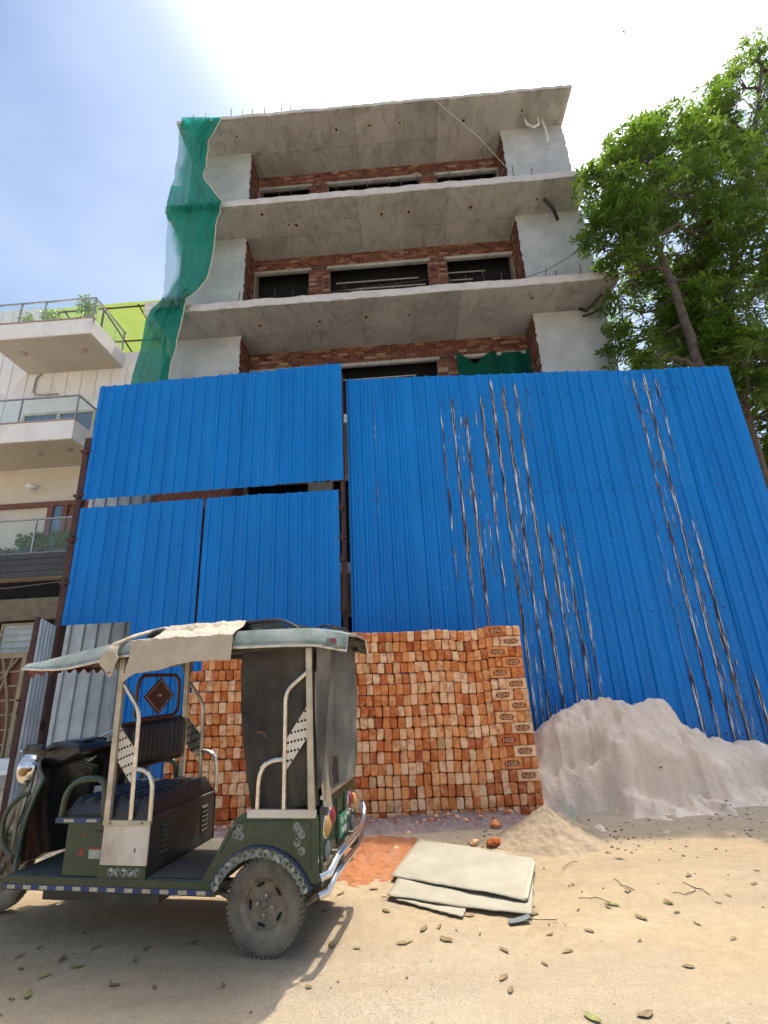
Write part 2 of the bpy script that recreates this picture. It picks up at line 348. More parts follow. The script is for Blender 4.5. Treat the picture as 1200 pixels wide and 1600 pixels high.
M['bark'] = simple('bark', (.13, .10, .075), (.06, .048, .038), .95, scale=7, bdist=.03, bscale=18)
M['dryleaf'] = simple('dry_leaf', (.27, .185, .085), (.12, .075, .035), .8, scale=25)
M['greenleaf'] = simple('fallen_green_leaf', (.25, .24, .06), (.14, .15, .035), .7, scale=12)
M['net'] = cloth('green_shade_net', (.006, .26, .20), (.004, .19, .15), .42, .10, (.012, .46, .34), 3)
M['netdark'] = cloth('dark_green_net', (.004, .11, .075), (.002, .06, .042), .2, .06, (.005, .14, .09), 3)
M['nethem'] = simple('net_hem_cord', (.62, .60, .40), (.48, .46, .30), .8)
# rickshaw
def dusty(name, c1, c2, dustc, amt, rough, scale=4):
    Mm, n, b = newmat(name)
    col = ramp(n, texn(n, scale, 6, .62), [(.3, c2), (.75, c1)])
    gi = n.nodes.new('ShaderNodeNewGeometry'); sx = n.nodes.new('ShaderNodeSeparateXYZ'); n.links.new(gi.outputs['Normal'], sx.inputs[0])
    up = mth(n, 'MULTIPLY', mth(n, 'MAXIMUM', sx.outputs[2], 0.0), .35)
    f = ramp(n, mth(n, 'ADD', texn(n, 3.1, 7, .72, dist=.6), up), [(.45, (0,0,0)), (.85, (1,1,1))])
    sc = ramp(n, texn(n, 1, 4, .7, scl=(9, 9, 55)), [(.66, (0,0,0)), (.70, (1,1,1))])
    f2 = mth(n, 'MINIMUM', mth(n, 'ADD', mth(n, 'MULTIPLY', f, amt), mth(n, 'MULTIPLY', sc, amt*.5)), 1.0)
    n.links.new(mixc(n, f2, col, dustc), b.inputs['Base Color']); n.links.new(mth(n, 'MULTIPLY_ADD', f2, .5, rough), b.inputs['Roughness'])
    bump(n, b, texn(n, 2.2, 3), .010, .3); return Mm
M['rgreen'] = dusty('dark_green_paint', (.022, .050, .023), (.012, .028, .014), (.17, .15, .10), .34, .24)
M['rgreendirt'] = simple('dusty_green_floor', (.10, .115, .095), (.035, .050, .038), .6, scale=7, bdist=.003)
M['black'] = dusty('black_plastic', (.018, .018, .019), (.010, .010, .011), (.17, .15, .11), .16, .25)
M['seatblk'] = dusty('black_rexine', (.018, .019, .024), (.011, .012, .015), (.15, .14, .115), .13, .33, 7)
M['boxdark'] = dusty('scuffed_dark_steel', (.040, .038, .033), (.020, .020, .019), (.19, .165, .12), .6, .45, 8)
M['steel'] = simple('stainless_tube', (.72, .66, .57), (.55, .49, .41), .30, .85, scale=14)
M['chrome'] = simple('worn_chrome', (.78, .77, .75), (.60, .58, .56), .17, .95, scale=10)
M['post'] = simple('post_steel', (.55, .48, .37), (.34, .29, .21), .45, .45, scale=9)
M['whitepanel'] = simple('dirty_white_panel', (.62, .55, .45), (.40, .31, .22), .6, scale=4, contrast=(.28,.6))
M['tyre'] = simple('dusty_tyre', (.20, .168, .12), (.085, .075, .058), .92, scale=7, bdist=.004)
M['rim'] = simple('dusty_rim', (.27, .22, .155), (.13, .10, .07), .75, .2, scale=12, bdist=.002)
M['hole'] = simple('black_void', (.008, .008, .008), (.006, .006, .006), .9)  # black colour stands in for the shade inside holes and openings
M['roof'] = simple('grey_green_canopy', (.27, .29, .255), (.105, .145, .118), .5, scale=4.2, contrast=(.36,.62))
M['roofunder'] = simple('brown_liner', (.15, .10, .075), (.09, .06, .05), .9, scale=8)
M['fringe'] = simple('red_fringe', (.22, .06, .04), (.12, .035, .03), .9, scale=20)
M['tarp'] = cloth('beige_canvas', (.50, .42, .32), (.38, .31, .23), scale=4)
M['curtain'] = cloth('black_curtain', (.085, .072, .055), (.022, .021, .020), scale=2.2)
M['curtaingrey'] = cloth('faded_grey_curtain', (.20, .18, .15), (.060, .058, .053), scale=2.4)
M['beige'] = cloth('beige_lining', (.50, .43, .31), (.40, .33, .23), scale=4)
M['sticker'] = simple('white_sticker', (.40, .40, .35), (.22, .23, .19), .6, scale=25)
M['stickgrey'] = simple('grey_sticker', (.17, .185, .175), (.10, .115, .105), .6, scale=25)
M['bluetape'] = simple('blue_tape', (.012, .035, .16), (.015, .03, .09), .4, scale=12)
M['creamtape'] = simple('cream_tape', (.52, .47, .32), (.33, .29, .19), .6, scale=20)
M['red'] = simple('red_plastic', (.27, .02, .015), (.17, .015, .012), .4, scale=8)
M['amber'] = simple('amber_plastic', (.42, .24, .06), (.30, .16, .035), .4, scale=8)
M['plate'] = simple('green_plate', (.02, .19, .10), (.015, .13, .07), .5, scale=10)
M['rustred'] = simple('rusty_red_steel', (.13, .055, .038), (.075, .035, .028), .6, .3, scale=14)
# neighbour
M['white'] = concrete('white_render', (.82, .80, .77), (.72, .69, .66), (.56, .51, .46), scale=1.4)
M['cream'] = simple('cream_paint', (.66, .60, .49), (.58, .52, .42), .8, scale=2)
M['ceil'] = concrete('cream_ceiling', (.58, .53, .45), (.50, .45, .38), (.42, .37, .30), [(0, .62, .1, .012)], scale=1.2)
M['wood'] = simple('brown_wood', (.20, .065, .028), (.13, .042, .02), .5, scale=6)
M['slat'] = simple('charcoal_slat', (.055, .058, .058), (.035, .037, .037), .6, scale=5)
M['stone'] = simple('brown_stone_band', (.21, .17, .11), (.14, .11, .075), .85, scale=8, bdist=.006)
M['glass'] = glassmat('railing_glass', (.94, .975, .965), .965)
M['glassblue'] = simple('window_glass_blue', (.10, .17, .26), (.07, .12, .19), .08, scale=2, spec=.8)
M['railsteel'] = simple('rail_steel', (.45, .42, .40), (.30, .27, .26), .35, .7, scale=9)
M['canopygreen'] = cloth('lime_shade_sheet', (.26, .34, .09), (.20, .28, .06), .45, 0, (.28, .36, .09), 2)
M['shrub'] = leafmat('shrub_leaf', (.06, .13, .02), (.22, .27, .04), .4)
M['copper'] = simple('pink_grey_stone', (.42, .33, .29), (.34, .26, .23), .7, scale=4)
M['wire'] = simple('black_pvc_pipe', (.02, .02, .02), (.015, .015, .015), .45)
M['whitepipe'] = simple('white_pvc_pipe', (.72, .71, .68), (.6, .58, .55), .45)

# ================================================================== SETTING: ground
mb = MB()
def axis(a, b, near0, near1, fine, coarse):
    xs = [near0]; 
    while xs[-1] < near1: xs.append(xs[-1]+fine)
    st = fine
    while xs[-1] < b: st *= 1.5; xs.append(xs[-1]+st)
    st = fine; lo = [near0]
    while lo[-1] > a: st *= 1.5; lo.append(lo[-1]-st)
    return sorted(set(lo+xs))
gx = axis(-160, 160, -4, 5, .12, 0); gy = axis(-60, 300, 1.5, 7, .12, 0)
def groundz(x, y):
    k = max(0, min(1, (x+5)*2, (7-x)*2, (y-1)*2, (8-y)*2))
    return k*(.010*fbm(x*.8, y*.8, 3)+.004*fbm(x*4, y*4, 9))-.004
mb.v = [(x, y, groundz(x, y)) for x in gx for y in gy]
ny = len(gy)
mb.f = [(i*ny+j, (i+1)*ny+j, (i+1)*ny+j+1, i*ny+j+1) for i in range(len(gx)-1) for j in range(ny-1)]
tag(ob('ground', mb, M['ground'], smooth=True), kind='structure')
exec_parts = []

# ================================================================== UNFINISHED BUILDING
B = thing('unfinished_building', 'unfinished concrete and brick house with three projecting slabs behind the blue fence', 'building', (0, 9.5, 0), R(-2.3))
XL, XR = -5.5, 5.92
YP, YW, YBACK = 1.0, 1.83, 12.0
slabs = [(16.95, 17.07, 0.0), (13.50, 13.72, 0.0), (10.12, 10.34, 0.0), (6.75, 6.97, 0.0), (3.38, 3.60, 0.0)]
def ragged_slab(z0, z1, x0, x1, y0, y1, seed, n=70):
    """slab with an uneven front arris; soffit is one face"""
    b = MB(); r = random.Random(seed)
    xs = [x0+(x1-x0)*i/n for i in range(n+1)]
    fo = [r.uniform(-.012, .012)+.02*fbm(x*1.3, seed) for x in xs]
    rows = [[(x, y1, z0) for x in xs], [(x, y0+.02+d, z0) for x, d in zip(xs, fo)], [(x, y0+d, z0+.015+.012*fbm(x*3, seed, 2)) for x, d in zip(xs, fo)],
            [(x, y0+d+.01*fbm(x*5, seed, 7), z1+.018*fbm(x*1.7, seed, 5)) for x, d in zip(xs, fo)], [(x, y1, z1) for x in xs]]
    for row in rows: b.v += row
    k = n+1
    for a in range(4):
        for i in range(n): b.f.append((a*k+i, a*k+i+1, (a+1)*k+i+1, (a+1)*k+i))
    b.f.append(tuple(a*k for a in range(5))); b.f.append(tuple(a*k+n for a in reversed(range(5))))
    return b
for i, (z0, z1, _) in enumerate(slabs):
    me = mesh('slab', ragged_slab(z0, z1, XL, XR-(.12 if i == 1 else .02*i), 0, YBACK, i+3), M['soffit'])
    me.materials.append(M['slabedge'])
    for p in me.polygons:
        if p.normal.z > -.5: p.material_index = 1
    ob('slab', me, None, B)
floors = [(13.72, 16.95), (10.34, 13.50), (6.97, 10.12), (3.60, 6.75), (0, 3.38)]
heads = [16.42, 12.98, 9.52, 6.15, 2.75]
wins = [(-3.56, -1.96), (-1.34, 1.58), (2.13, 4.02)]
def rough_pier(x0, x1, z0, z1, inner, seed):
    """plastered pier block whose plaster edge on the inner side is ragged"""
    b = MB(); r = random.Random(seed); n = 46
    zs = [z0+(z1-z0)*i/n for i in range(n+1)]
    e = [r.uniform(-.03, .02) for _ in zs]
    if inner < 0: lo = [x0+a for a in e]; hi = [x1+r.uniform(-.02, .02) for _ in zs]
    else: lo = [x0+r.uniform(-.02, .02) for _ in zs]; hi = [x1+a for a in e]
    for z, a, c in zip(zs, lo, hi): b.v += [(a, YP, z), (c, YP, z), (c, YP+.025, z), (a, YP+.025, z)]
    for i in range(n):
        a = i*4
        for j in range(4): b.f.append((a+j, a+(j+1) % 4, a+4+(j+1) % 4, a+4+j))
    b.f += [(3, 2, 1, 0), tuple(n*4+j for j in range(4))]
    return b
COURSE, BL = .082, .236
bricks_small = [mesh('brick', MB().box(-BL/2+.005, BL/2-.005, -.012-k*.004, .05, -COURSE/2+.005, COURSE/2-.005), M['wallbrick']) for k in range(3)]
brick_half = [mesh('brick', MB().box(-BL/4+.005, BL/4-.005, -.012-k*.004, .05, -COURSE/2+.005, COURSE/2-.005), M['wallbrick']) for k in range(3)]
brick_jobs = []        # (priority, wall object, matrix, half)
for k, ((z0, z1), hd) in enumerate(zip(floors, heads)):
    low = k > 2
    # piers: core + plaster coat
    for x0, x1, inner in ((XL+.05, -3.6, 1), (4.06, XR-.02, -1)):
        pr = ob('pier', MB().box(x0+.02, x1-.02, YP+.024, YBACK-.3, z0, z1), M['wallbrick'] if low else M['mortar'], B)
        if not low: ob('plaster_coat', rough_pier(x0, x1, z0+.002, z1-.002, inner, k*2+inner+5), M['plaster'], pr)
        if not low:
            nrow = int((z1-z0)/COURSE)
            for rr in range(nrow):                                   # brick reveal of the pier, facing the recess
                z = z1-COURSE*(rr+.5)
                if z < z0+.9: break
                ya = YP+.03-(BL/2 if rr % 2 else 0)
                while ya < YW-.03:
                    y0, y1 = max(ya, YP+.03), min(ya+BL, YW-.01); ya += BL
                    if y1-y0 < .06: continue
                    xx = x1-.02 if inner > 0 else x0+.02
                    brick_jobs.append((2+k*.1, pr, Matrix.Translation((xx, (y0+y1)/2, z)) @ Matrix.Rotation(R(90 if inner > 0 else -90), 4, 'Z') @ Matrix.Diagonal(((y1-y0)/BL, 1, 1, 1)), False))
    # recessed brick wall with three window openings
    w = MB(); lt = hd+.10
    w.box(-3.62, 4.08, YW, YW+.2, lt, z1)
    for x0, x1 in ((-3.62, -3.56), (-1.96, -1.34), (1.58, 2.13), (4.02, 4.08)): w.box(x0, x1, YW, YW+.2, z0, lt-.10)
    wl = ob('brick_wall', w, M['mortar'], B)
    for x0, x1 in wins: ob('lintel', MB().box(x0-.07, x1+.07, YW-.018, YW+.085, hd, lt), M['soffit'], B, bevel=.008)
    if not low:
        nr = int(round((z1-lt)/COURSE)); ch = (z1-lt)/nr
        for rr in range(nr):
            x = -3.60-(BL/2 if rr % 2 else 0)
            while x < 4.06:
                xa, xb = max(x, -3.60), min(x+BL, 4.06)
                if xb-xa > .08: brick_jobs.append(({1: 0, 2: .2, 0: 1}[k], wl, Matrix.Translation(((xa+xb)/2, YW, lt+ch*(rr+.5))) @ Matrix.Diagonal(((xb-xa)/BL, 1, ch/COURSE, 1)), False))
                x += BL
        for x0, x1 in ((-1.96, -1.34), (1.58, 2.13)):
            nc = 3 if x1-x0 > .6 else 2
            for rr in range(int((hd-z0)/COURSE)):
                z = hd-COURSE*(rr+.5)
                if z < hd-1.5: break
                wd = (x1-x0)/(nc if rr % 2 else nc-.0)
                for c in range(nc):
                    brick_jobs.append(({1: .1, 2: .3, 0: 1}[k]+.0, wl, Matrix.Translation((x0+wd*(c+.5), YW, z)) @ Matrix.Diagonal((wd/BL, 1, 1, 1)), False))
brick_jobs.sort(key=lambda j: j[0])
rest = {}
for i, (pr, par, mt, hf) in enumerate(brick_jobs):
    jit = Matrix.Translation((random.uniform(-.003, .003), random.uniform(-.006, .004), random.uniform(-.003, .003)))
    if i < 300:
        o = ob('brick', random.choice(bricks_small), None, par); o.matrix_local = mt @ jit
    else:
        me = random.choice(bricks_small); rest.setdefault(par, MB()).add([(mt @ jit) @ v.co for v in me.vertices], [tuple(p.vertices) for p in me.polygons])
for par, b in rest.items(): tag(ob('bricks', b, M['wallbrick'], par), kind='stuff')
# near-black inner panels and back wall stand in for unlit rooms; plain side walls
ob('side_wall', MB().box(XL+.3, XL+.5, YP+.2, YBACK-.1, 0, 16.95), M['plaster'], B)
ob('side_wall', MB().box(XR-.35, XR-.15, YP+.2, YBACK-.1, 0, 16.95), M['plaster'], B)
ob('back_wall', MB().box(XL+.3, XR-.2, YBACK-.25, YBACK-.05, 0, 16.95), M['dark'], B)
for z0, z1 in floors: ob('room_shade_panel', MB().box(-3.6, 4.06, 2.30, 2.42, z0+.002, z1-.002), M['hole'], B)  # black panels added just behind the windows so the openings read dark
# scaffold pipes glimpsed inside the middle-floor rooms
for (x0, z, x1) in ((-1.2, 12.72, 1.3), (-.9, 12.45, 1.5), (2.2, 12.78, 3.3), (2.2, 12.5, 2.9), (-1.2, 9.3, 1.0), (2.3, 9.42, 3.6)):
    ob('scaffold_pipe', MB().tube([(x0, 2.15, z), (x1, 2.22, z+.05)], .022, 6), M['post'], B)
# rebar stubs along slab edges
rb = mesh('rebar', MB().tube([(0,0,-.05), (0,.01,.18), (.014,.0,.34)], .011, 5), M['rebar'])
rbr = random.Random(3)
for z, xs in ((17.07, [XL+.5+i*.36+rbr.uniform(-.1,.1) for i in range(31)]), (13.72, [-3.3+i*.42+rbr.uniform(-.09,.09) for i in range(19)]), (10.34, [-3.4+i*.44+rbr.uniform(-.1,.1) for i in range(21)])):
    for x in xs:
        o = ob('rebar', rb, None, B, loc=(x, .045+rbr.uniform(-.015,.03), z), rot=(rbr.uniform(-.15,.1), rbr.uniform(-.25,.25), rbr.uniform(0,6))); s = rbr.uniform(.6, 1.15); o.scale = (1, 1, s)
ob('rebar', MB().tube([(2.0,.04,17.24),(3.2,.03,17.27),(4.6,.04,17.26),(5.7,.03,17.31)], .008, 5), M['rebar'], B)
ob('rebar', MB().tube([(-1.3,.08,10.45),(-.2,.08,10.52),(1.5,.08,10.62)], .008, 5), M['rebar'], B)
# form-tie patches and sleeve holes in the soffits
holes = {16.95: [(-2.6,.62,.5),(-.9,.55,.9),(.1,.52,.7),(1.0,.52,.6),(2.9,.62,.9),(4.6,.5,.7),(.2,.9,.4),(-3.9,.5,.7)],
         13.50: [(-2.1,.72,1),(-.7,.62,.55),(.3,.6,.9),(1.05,.6,.85),(2.75,.62,.9),(4.55,.55,.6),(-2.95,.3,.9),(-2.3,.68,.6)],
         10.12: [(-1.45,.68,.9),(-.25,.66,.9),(.85,.7,.6),(3.9,.42,.7),(-3.95,.4,.5),(-3.0,.66,.8)]}
M['patch'] = simple('form_tie_patch', (.45, .38, .29), (.36, .32, .27), .95, scale=14)
hr = random.Random(5)
for z, ls in holes.items():
    for x, y, s in ls:
        n = 14; pts = [(x+(.11+.05*hr.random())*s*math.cos(a), y+(.10+.05*hr.random())*s*math.sin(a)) for a in [2*math.pi*i/n for i in range(n)]]
        pa = ob('patch', MB().prism(pts, z-.006, z-.001, 'z'), M['patch'], B)
        if s > .52: ob('sleeve_hole', MB().lathe([(0,-.016),(.035*s,-.016),(.045*s,-.006)], 12, 'z', (x+.01, y, z)), M['hole'], pa)
# service pipes
ob('conduit', MB().tube([(4.75,.75,16.94),(4.72,.62,16.55),(4.85,.55,16.28),(5.05,.6,16.45),(5.12,.72,16.94)], .035, 8), M['whitepipe'], B, True)
ob('conduit', MB().tube([(5.25,.8,16.94),(5.26,.7,16.4),(5.3,.78,16.0)], .03, 8), M['whitepipe'], B, True)
ob('drain_pipe', MB().tube([(5.25,.95,10.12),(5.3,.75,9.85),(5.62,.45,10.08)], .04, 8), M['wire'], B, True)
ob('drain_pipe', MB().tube([(5.3,.98,9.9),(5.45,.8,9.82),(5.75,.75,9.95)], .03, 8), M['wire'], B, True)
ob('drain_pipe', MB().tube([(4.75,.55,13.48),(4.95,.62,13.22),(5.15,.9,13.1)], .045, 8), M['wire'], B, True)
ob('drain_pipe', MB().tube([(-4.75,.2,16.93),(-4.72,.1,16.3),(-4.7,.1,15.6),(-4.6,.2,15.3)], .04, 8), M['wire'], B, True)
ob('cable', MB().tube([(2.0,-.03,16.93),(3.2,.3,15.7),(4.1,.97,15.2)], .006, 4), M['whitepipe'], B)
ob('cable', MB().tube([(3.6,.1,10.4),(4.4,.5,11.0),(5.85,1.0,12.2)], .008, 4), M['wire'], B)

# ================================================================== GREEN NETS
def colorattr(me, name, vals):
    a = me.attributes.new(name, 'FLOAT', 'POINT'); a.data.foreach_set('value', vals)
rows = [(183,284,347),(196,281,340),(222,279,326),(250,276,322),(275,273,318),(296,266,330),(316,261,346),(330,260,344),(352,261,338),(385,259,335),(415,258,330),(440,257,322),(458,256,303),(470,250,288),(482,236,288),(500,229,285),(520,224,279),(545,219,273),(575,211,266),(600,204,261),(640,196,252)]
def netpt(v, u):
    t = v*(len(rows)-1); i = min(int(t), len(rows)-2); f = t-i
    y = rows[i][0]*(1-f)+rows[i+1][0]*f; l = rows[i][1]*(1-f)+rows[i+1][1]*f; r = rows[i][2]*(1-f)+rows[i+1][2]*f
    r += 2.5*fbm(3.3, v*26, 1)*min(1, v*8); l += 2*fbm(1.1, v*20, 2)
    x = l+(r-l)*u
    D = 9.55+.04*x/100
    fold = .07*math.sin(u*11+v*9+2.5*fbm(u*2, v*6))+.09*fbm(u*4, v*12, 4)+.02*math.sin(u*31+v*21)
    gather = .25*math.exp(-((v-.64)/.03)**2)+.18*math.exp(-((v-.31)/.03)**2)
    return PY(x, y+2*fbm(u*5, v*14, 6)*min(1, v*6), D-.05+fold*(1-.3*u)-gather*(.4+.6*math.sin(u*23)**2))
nb = MB().grid(lambda v, u: netpt(v, u), 150, 44)
me = mesh('net', nb, M['net'], True, False)
vals = []
for i in range(151):
    for j in range(45):
        v, u = i/150, j/44; y = v*20
        o = 0.0
        if 7.6 < y < 12.6: o = max(0, min(1, (.40-.10*abs(y-10.2)-u)*7+.3*fbm(u*7, v*20)))     # single torn layer
        if 1.2 < y < 4.8: o = max(o, .55*max(0, min(1, (.30-u)*5+.6*fbm(u*5, v*18, 2))))
        vals.append(o)
colorattr(me, 'open', vals)
NT = thing('scaffold_net', 'green shade net hanging in folds down the left corner of the unfinished house', 'net', PY(230, 600, 9.5))
o = ob('net_cloth', me, None, NT); o.matrix_parent_inverse = Matrix.Translation(NT.location).inverted()
o = ob('hem_cord', MB().tube([netpt(i/90, .995)+Vector((.02, -.02, 0)) for i in range(91)], .013, 6), M['nethem'], NT, True); o.matrix_parent_inverse = Matrix.Translation(NT.location).inverted()
# small dark net slung across the lower right window
def wnet(u, v):
    top = 9.66-.40*(1-abs(2*((u*2.0) % 1)-1))*(.9 if u < .5 else .35)
    return (2.1+2.0*u, YW-.06-.05*math.sin(u*19), top-(top-8.2)*v)
mew = mesh('net_cloth', MB().grid(wnet, 48, 12), M['netdark'], True, False)
w2 = tag(ob('window_net', mew, None, None), 'dark green net slung across the lowest right window opening', 'net'); w2.matrix_world = Matrix.Translation((0, 9.5, 0)) @ Matrix.Rotation(R(-2.3), 4, 'Z')

# ================================================================== BLUE FENCE AND GATE
def sheet(x0, x1, z0, z1, wearfn, seed, side=1, pitch=.19):
    """ribbed steel sheet, real profile, ragged scalloped ends"""
    r = random.Random(seed); prof = []; x = x0
    prof.append((x0, 0, 0))
    while x+pitch <= x1+.06:
        a = x+.03
        for dx, d, rb in ((0, 0, 0), (.016, 1, 1), (.046, 1, 1), (.062, 0, 0), (.105, 0, 0), (.111, .22, .3), (.119, .22, .3), (.125, 0, 0)):
            if a+dx < x1-.004: prof.append((a+dx, d, rb))
        x += pitch
    prof.append((x1, 0, 0))
    nz = 22; b = MB(); wear = []; ribs = []
    dents = [(r.uniform(x0+.1, x1-.1), r.uniform(z0+.3, z1-.3), r.uniform(.05,.13), r.uniform(-.012,.014)) for _ in range(6)]
    lean = r.uniform(-.012, .012); top = r.uniform(-.012, .012)
    for i in range(nz+1):
        t = i/nz
        for (px, d, rb) in prof:
            z = z0+(z1-z0)*t+(top*(t > .99))
            y = -d*.026+.010*fbm(px*1.2, z*.7, seed)+lean*(px-x0)+side*.0
            for dx, dz, rr, am in dents: y += am*math.exp(-((px-dx)**2+(z-dz)**2)/rr**2)
            if t == 0 or t == 1: z += .004*fbm(px*20, seed)
            b.v.append((px, y, z)); wear.append(wearfn(px, z)); ribs.append(rb)
    k = len(prof)
    for i in range(nz):
        for j in range(k-1): b.f.append((i*k+j, i*k+j+1, (i+1)*k+j+1, (i+1)*k+j))
    me = mesh('steel_sheet', b, M['blue'], False, False)
    colorattr(me, 'rust', wear); colorattr(me, 'rib', ribs)
    return me
def gau(x, c, s): return math.exp(-((x-c)/s)**2)
def wearR(x, z):
    w = 0
    if z < 5.5+.25*math.sin(x*9): w += 1.2*gau(x, 1.85, .52)*(1 if z > 2.6 else .75)
    if z < 5.85: w += 1.0*gau(x, 2.62, .36)
    if z < 5.8: w += 1.1*gau(x, 4.78, .36)
    if z < 3.3: w += .85*gau(x, 3.0, .45)+.7*gau(x, 4.9, .4)
    if z < 1.2: w += .9*gau(x, 4.9, .5)
    w += .55*gau(x, .42, .06)*(z > 3.0)
    return min(1.15, w)
FR = thing('site_fence', 'tall blue ribbed steel fence with long rusty scratches, right of the gate', 'fence', (-.5, 6.75, 0), R(1.3))
edges = [0.0, 1.04, 2.08, 3.17, 4.2, 5.23, 6.25]
for i in range(6):
    o = ob('steel_sheet', sheet(edges[i]-.01, edges[i+1]+.01, -.05, 5.97+(.012 if i % 2 else 0), wearR, 20+i), None, FR, loc=(0, -.006*(i % 2), 0))
for x in (.02, 1.55, 3.1, 4.65, 6.15): ob('post', MB().box(x-.03, x+.03, .045, .105, -.05, 5.85), M['rustframe'], FR)
for z in (.5, 2.1, 3.9, 5.6): ob('rail', MB().box(.02, 6.2, .106, .146, z-.025, z+.025), M['rustframe'], FR)
sw = MB()
for z in (.5, 2.1, 3.9, 5.6):
    for i in range(31): sw.lathe([(0,-.012),(.009,-.010),(.011,0)], 6, 'y', (.13+i*.2, -.004, z+random.uniform(-.02,.02)))
tag(ob('screws', sw, M['rustframe'], FR), kind='stuff')
GT = thing('site_gate', 'blue ribbed steel double gate with fixed panel above and rusty posts', 'gate', (-.55, 6.6, 0), R(-4.3))
z0w = lambda x, z: .06
def sub(parent, name, label=None):
    o = bpy.data.objects.new(name, None); COL.objects.link(o); o.parent = parent
    if label: o['label'] = label
    return o
up = [(-4.06, -3.06), (-3.08, -2.05), (-2.07, -1.05), (-1.07, -.02)]
TP = ob('transom_frame', MB().box(-4.05, -.03, .05, .09, 4.22, 4.27).box(-4.05, -.03, .05, .09, 5.1, 5.15).box(-4.05, -.03, .05, .09, 6.05, 6.1), M['rustframe'], GT)
for i, (a, c) in enumerate(up): ob('steel_sheet', sheet(a, c, 4.17, 6.18, z0w, 40+i), None, TP, loc=(0, -.006*(i % 2), 0))
LF = ob('leaf_frame', MB().box(-4.03, -2.16, .05, .09, 3.9, 3.95).box(-3.02, -2.16, .05, .09, .12, .17).box(-4.03, -2.16, .05, .09, 2.32, 2.37).box(-2.2, -2.16, .091, .13, .12, 3.95), M['rustframe'], GT)
ob('steel_sheet', sheet(-4.06, -3.02, 2.29, 4.03, z0w, 50), None, LF)
ob('steel_sheet', sheet(-3.04, -2.125, .06, 4.03, z0w, 51), None, LF, loc=(0, -.006, 0))
RF = ob('leaf_frame', MB().box(-2.06, -.12, .05, .09, 3.9, 3.95).box(-2.06, -.12, .05, .09, .12, .17).box(-2.06, -.12, .05, .09, 2.1, 2.15).box(-2.09, -2.05, .091, .13, .12, 3.95).box(-.16, -.12, .091, .13, .12, 3.95), M['rustframe'], GT)
ob('steel_sheet', sheet(-2.095, -1.08, .06, 4.03, z0w, 52), None, RF)
ob('steel_sheet', sheet(-1.10, -.095, .06, 4.03, z0w, 53), None, RF, loc=(0, -.006, 0))
pl = ob('post', MB().box(-4.19, -4.09, .02, .12, 0, 5.25), M['rustframe'], GT, bevel=.006)
for z in (1.0, 2.9, 3.55, 4.25, 5.0): ob('hinge', MB().box(-4.21, -4.03, -.01, .02, z-.02, z+.02).tube([(-4.12,-.005,z-.05),(-4.12,-.005,z+.05)], .022, 8), M['rustframe'], pl)
pr_ = ob('post', MB().box(-.075, -.02, .05, .15, 0, 6.05), M['rustframe'], GT)
for z in (.9, 1.9, 2.3, 3.0, 3.3, 3.75): ob('hinge', MB().box(-.11, -.01, .0, .05, z-.02, z+.02).tube([(-.06,.01,z-.06),(-.06,.01,z+.06)], .02, 8), M['rustframe'], pr_)
GM = Matrix.Translation((-.55, 6.6, 0)) @ Matrix.Rotation(R(-4.3), 4, 'Z')
# wicket door swung open towards the street
hx = GM @ Vector((-4.14, -.06, 0)); fe = G(62, 968, 2.28); ang = math.atan2(fe.y-hx.y, fe.x-hx.x); wl_ = .92
WD = thing('wicket_door', 'narrow wicket door standing open, rusty frame and whitish ribbed back', 'door', (hx.x, hx.y, .06), ang)
fm = MB()
for z in (0, 1.0, 2.19): fm.box(.05, wl_-.05, -.02, .02, z, z+.045)
ob('door_frame', fm.box(0, .045, -.024, .024, 0, 2.24).box(wl_-.045, wl_, -.024, .024, 0, 2.24), M['rustframe'], WD)
def wsheet(u, v):
    x = .03+(wl_-.06)*u; rb = max(0, math.sin(u*2*math.pi*4.5))
    return (x, .030+.022*(rb > .55), .02+2.2*v)
ob('door_sheet', MB().grid(wsheet, 90, 8), M['galv'], WD, fixn=False, solid=.002)
ob('bolt', MB().tube([(wl_-.25,-.045,1.28),(wl_+.06,-.045,1.28)], .012, 6).tube([(wl_-.12,-.05,1.28),(wl_-.12,-.06,1.12)], .01, 6).box(wl_-.22, wl_-.08, -.046, -.022, 1.24, 1.32), M['rustframe'], WD)
# things inside the opening
ls = thing('leaning_sheet', 'grey galvanised ribbed sheet standing inside the gate opening', 'metal sheet', GM @ Vector((-4.6, .75, 0)), R(-4.3))
ob('ribbed_sheet', MB().grid(lambda u, v: (1.1*u, -.03*(max(0, math.sin(u*2*math.pi*5)) > .5)+.12*v, .0+4.7*v), 110, 4), M['galv'], ls, fixn=False, solid=.002)
gnx = mesh('net_curtain', MB().grid(lambda u, v: (2.6*u, .05*math.sin(u*26+v*2)+.03*math.sin(u*61), 3.85*v), 80, 8), M['netdark'], True, False)
o = tag(ob('net_curtain', gnx, None, None, loc=GM @ Vector((-3.62, 1.25, 0)), rot=(0, 0, R(-4.3))), 'dark green net curtain hanging inside the gate opening', 'net')

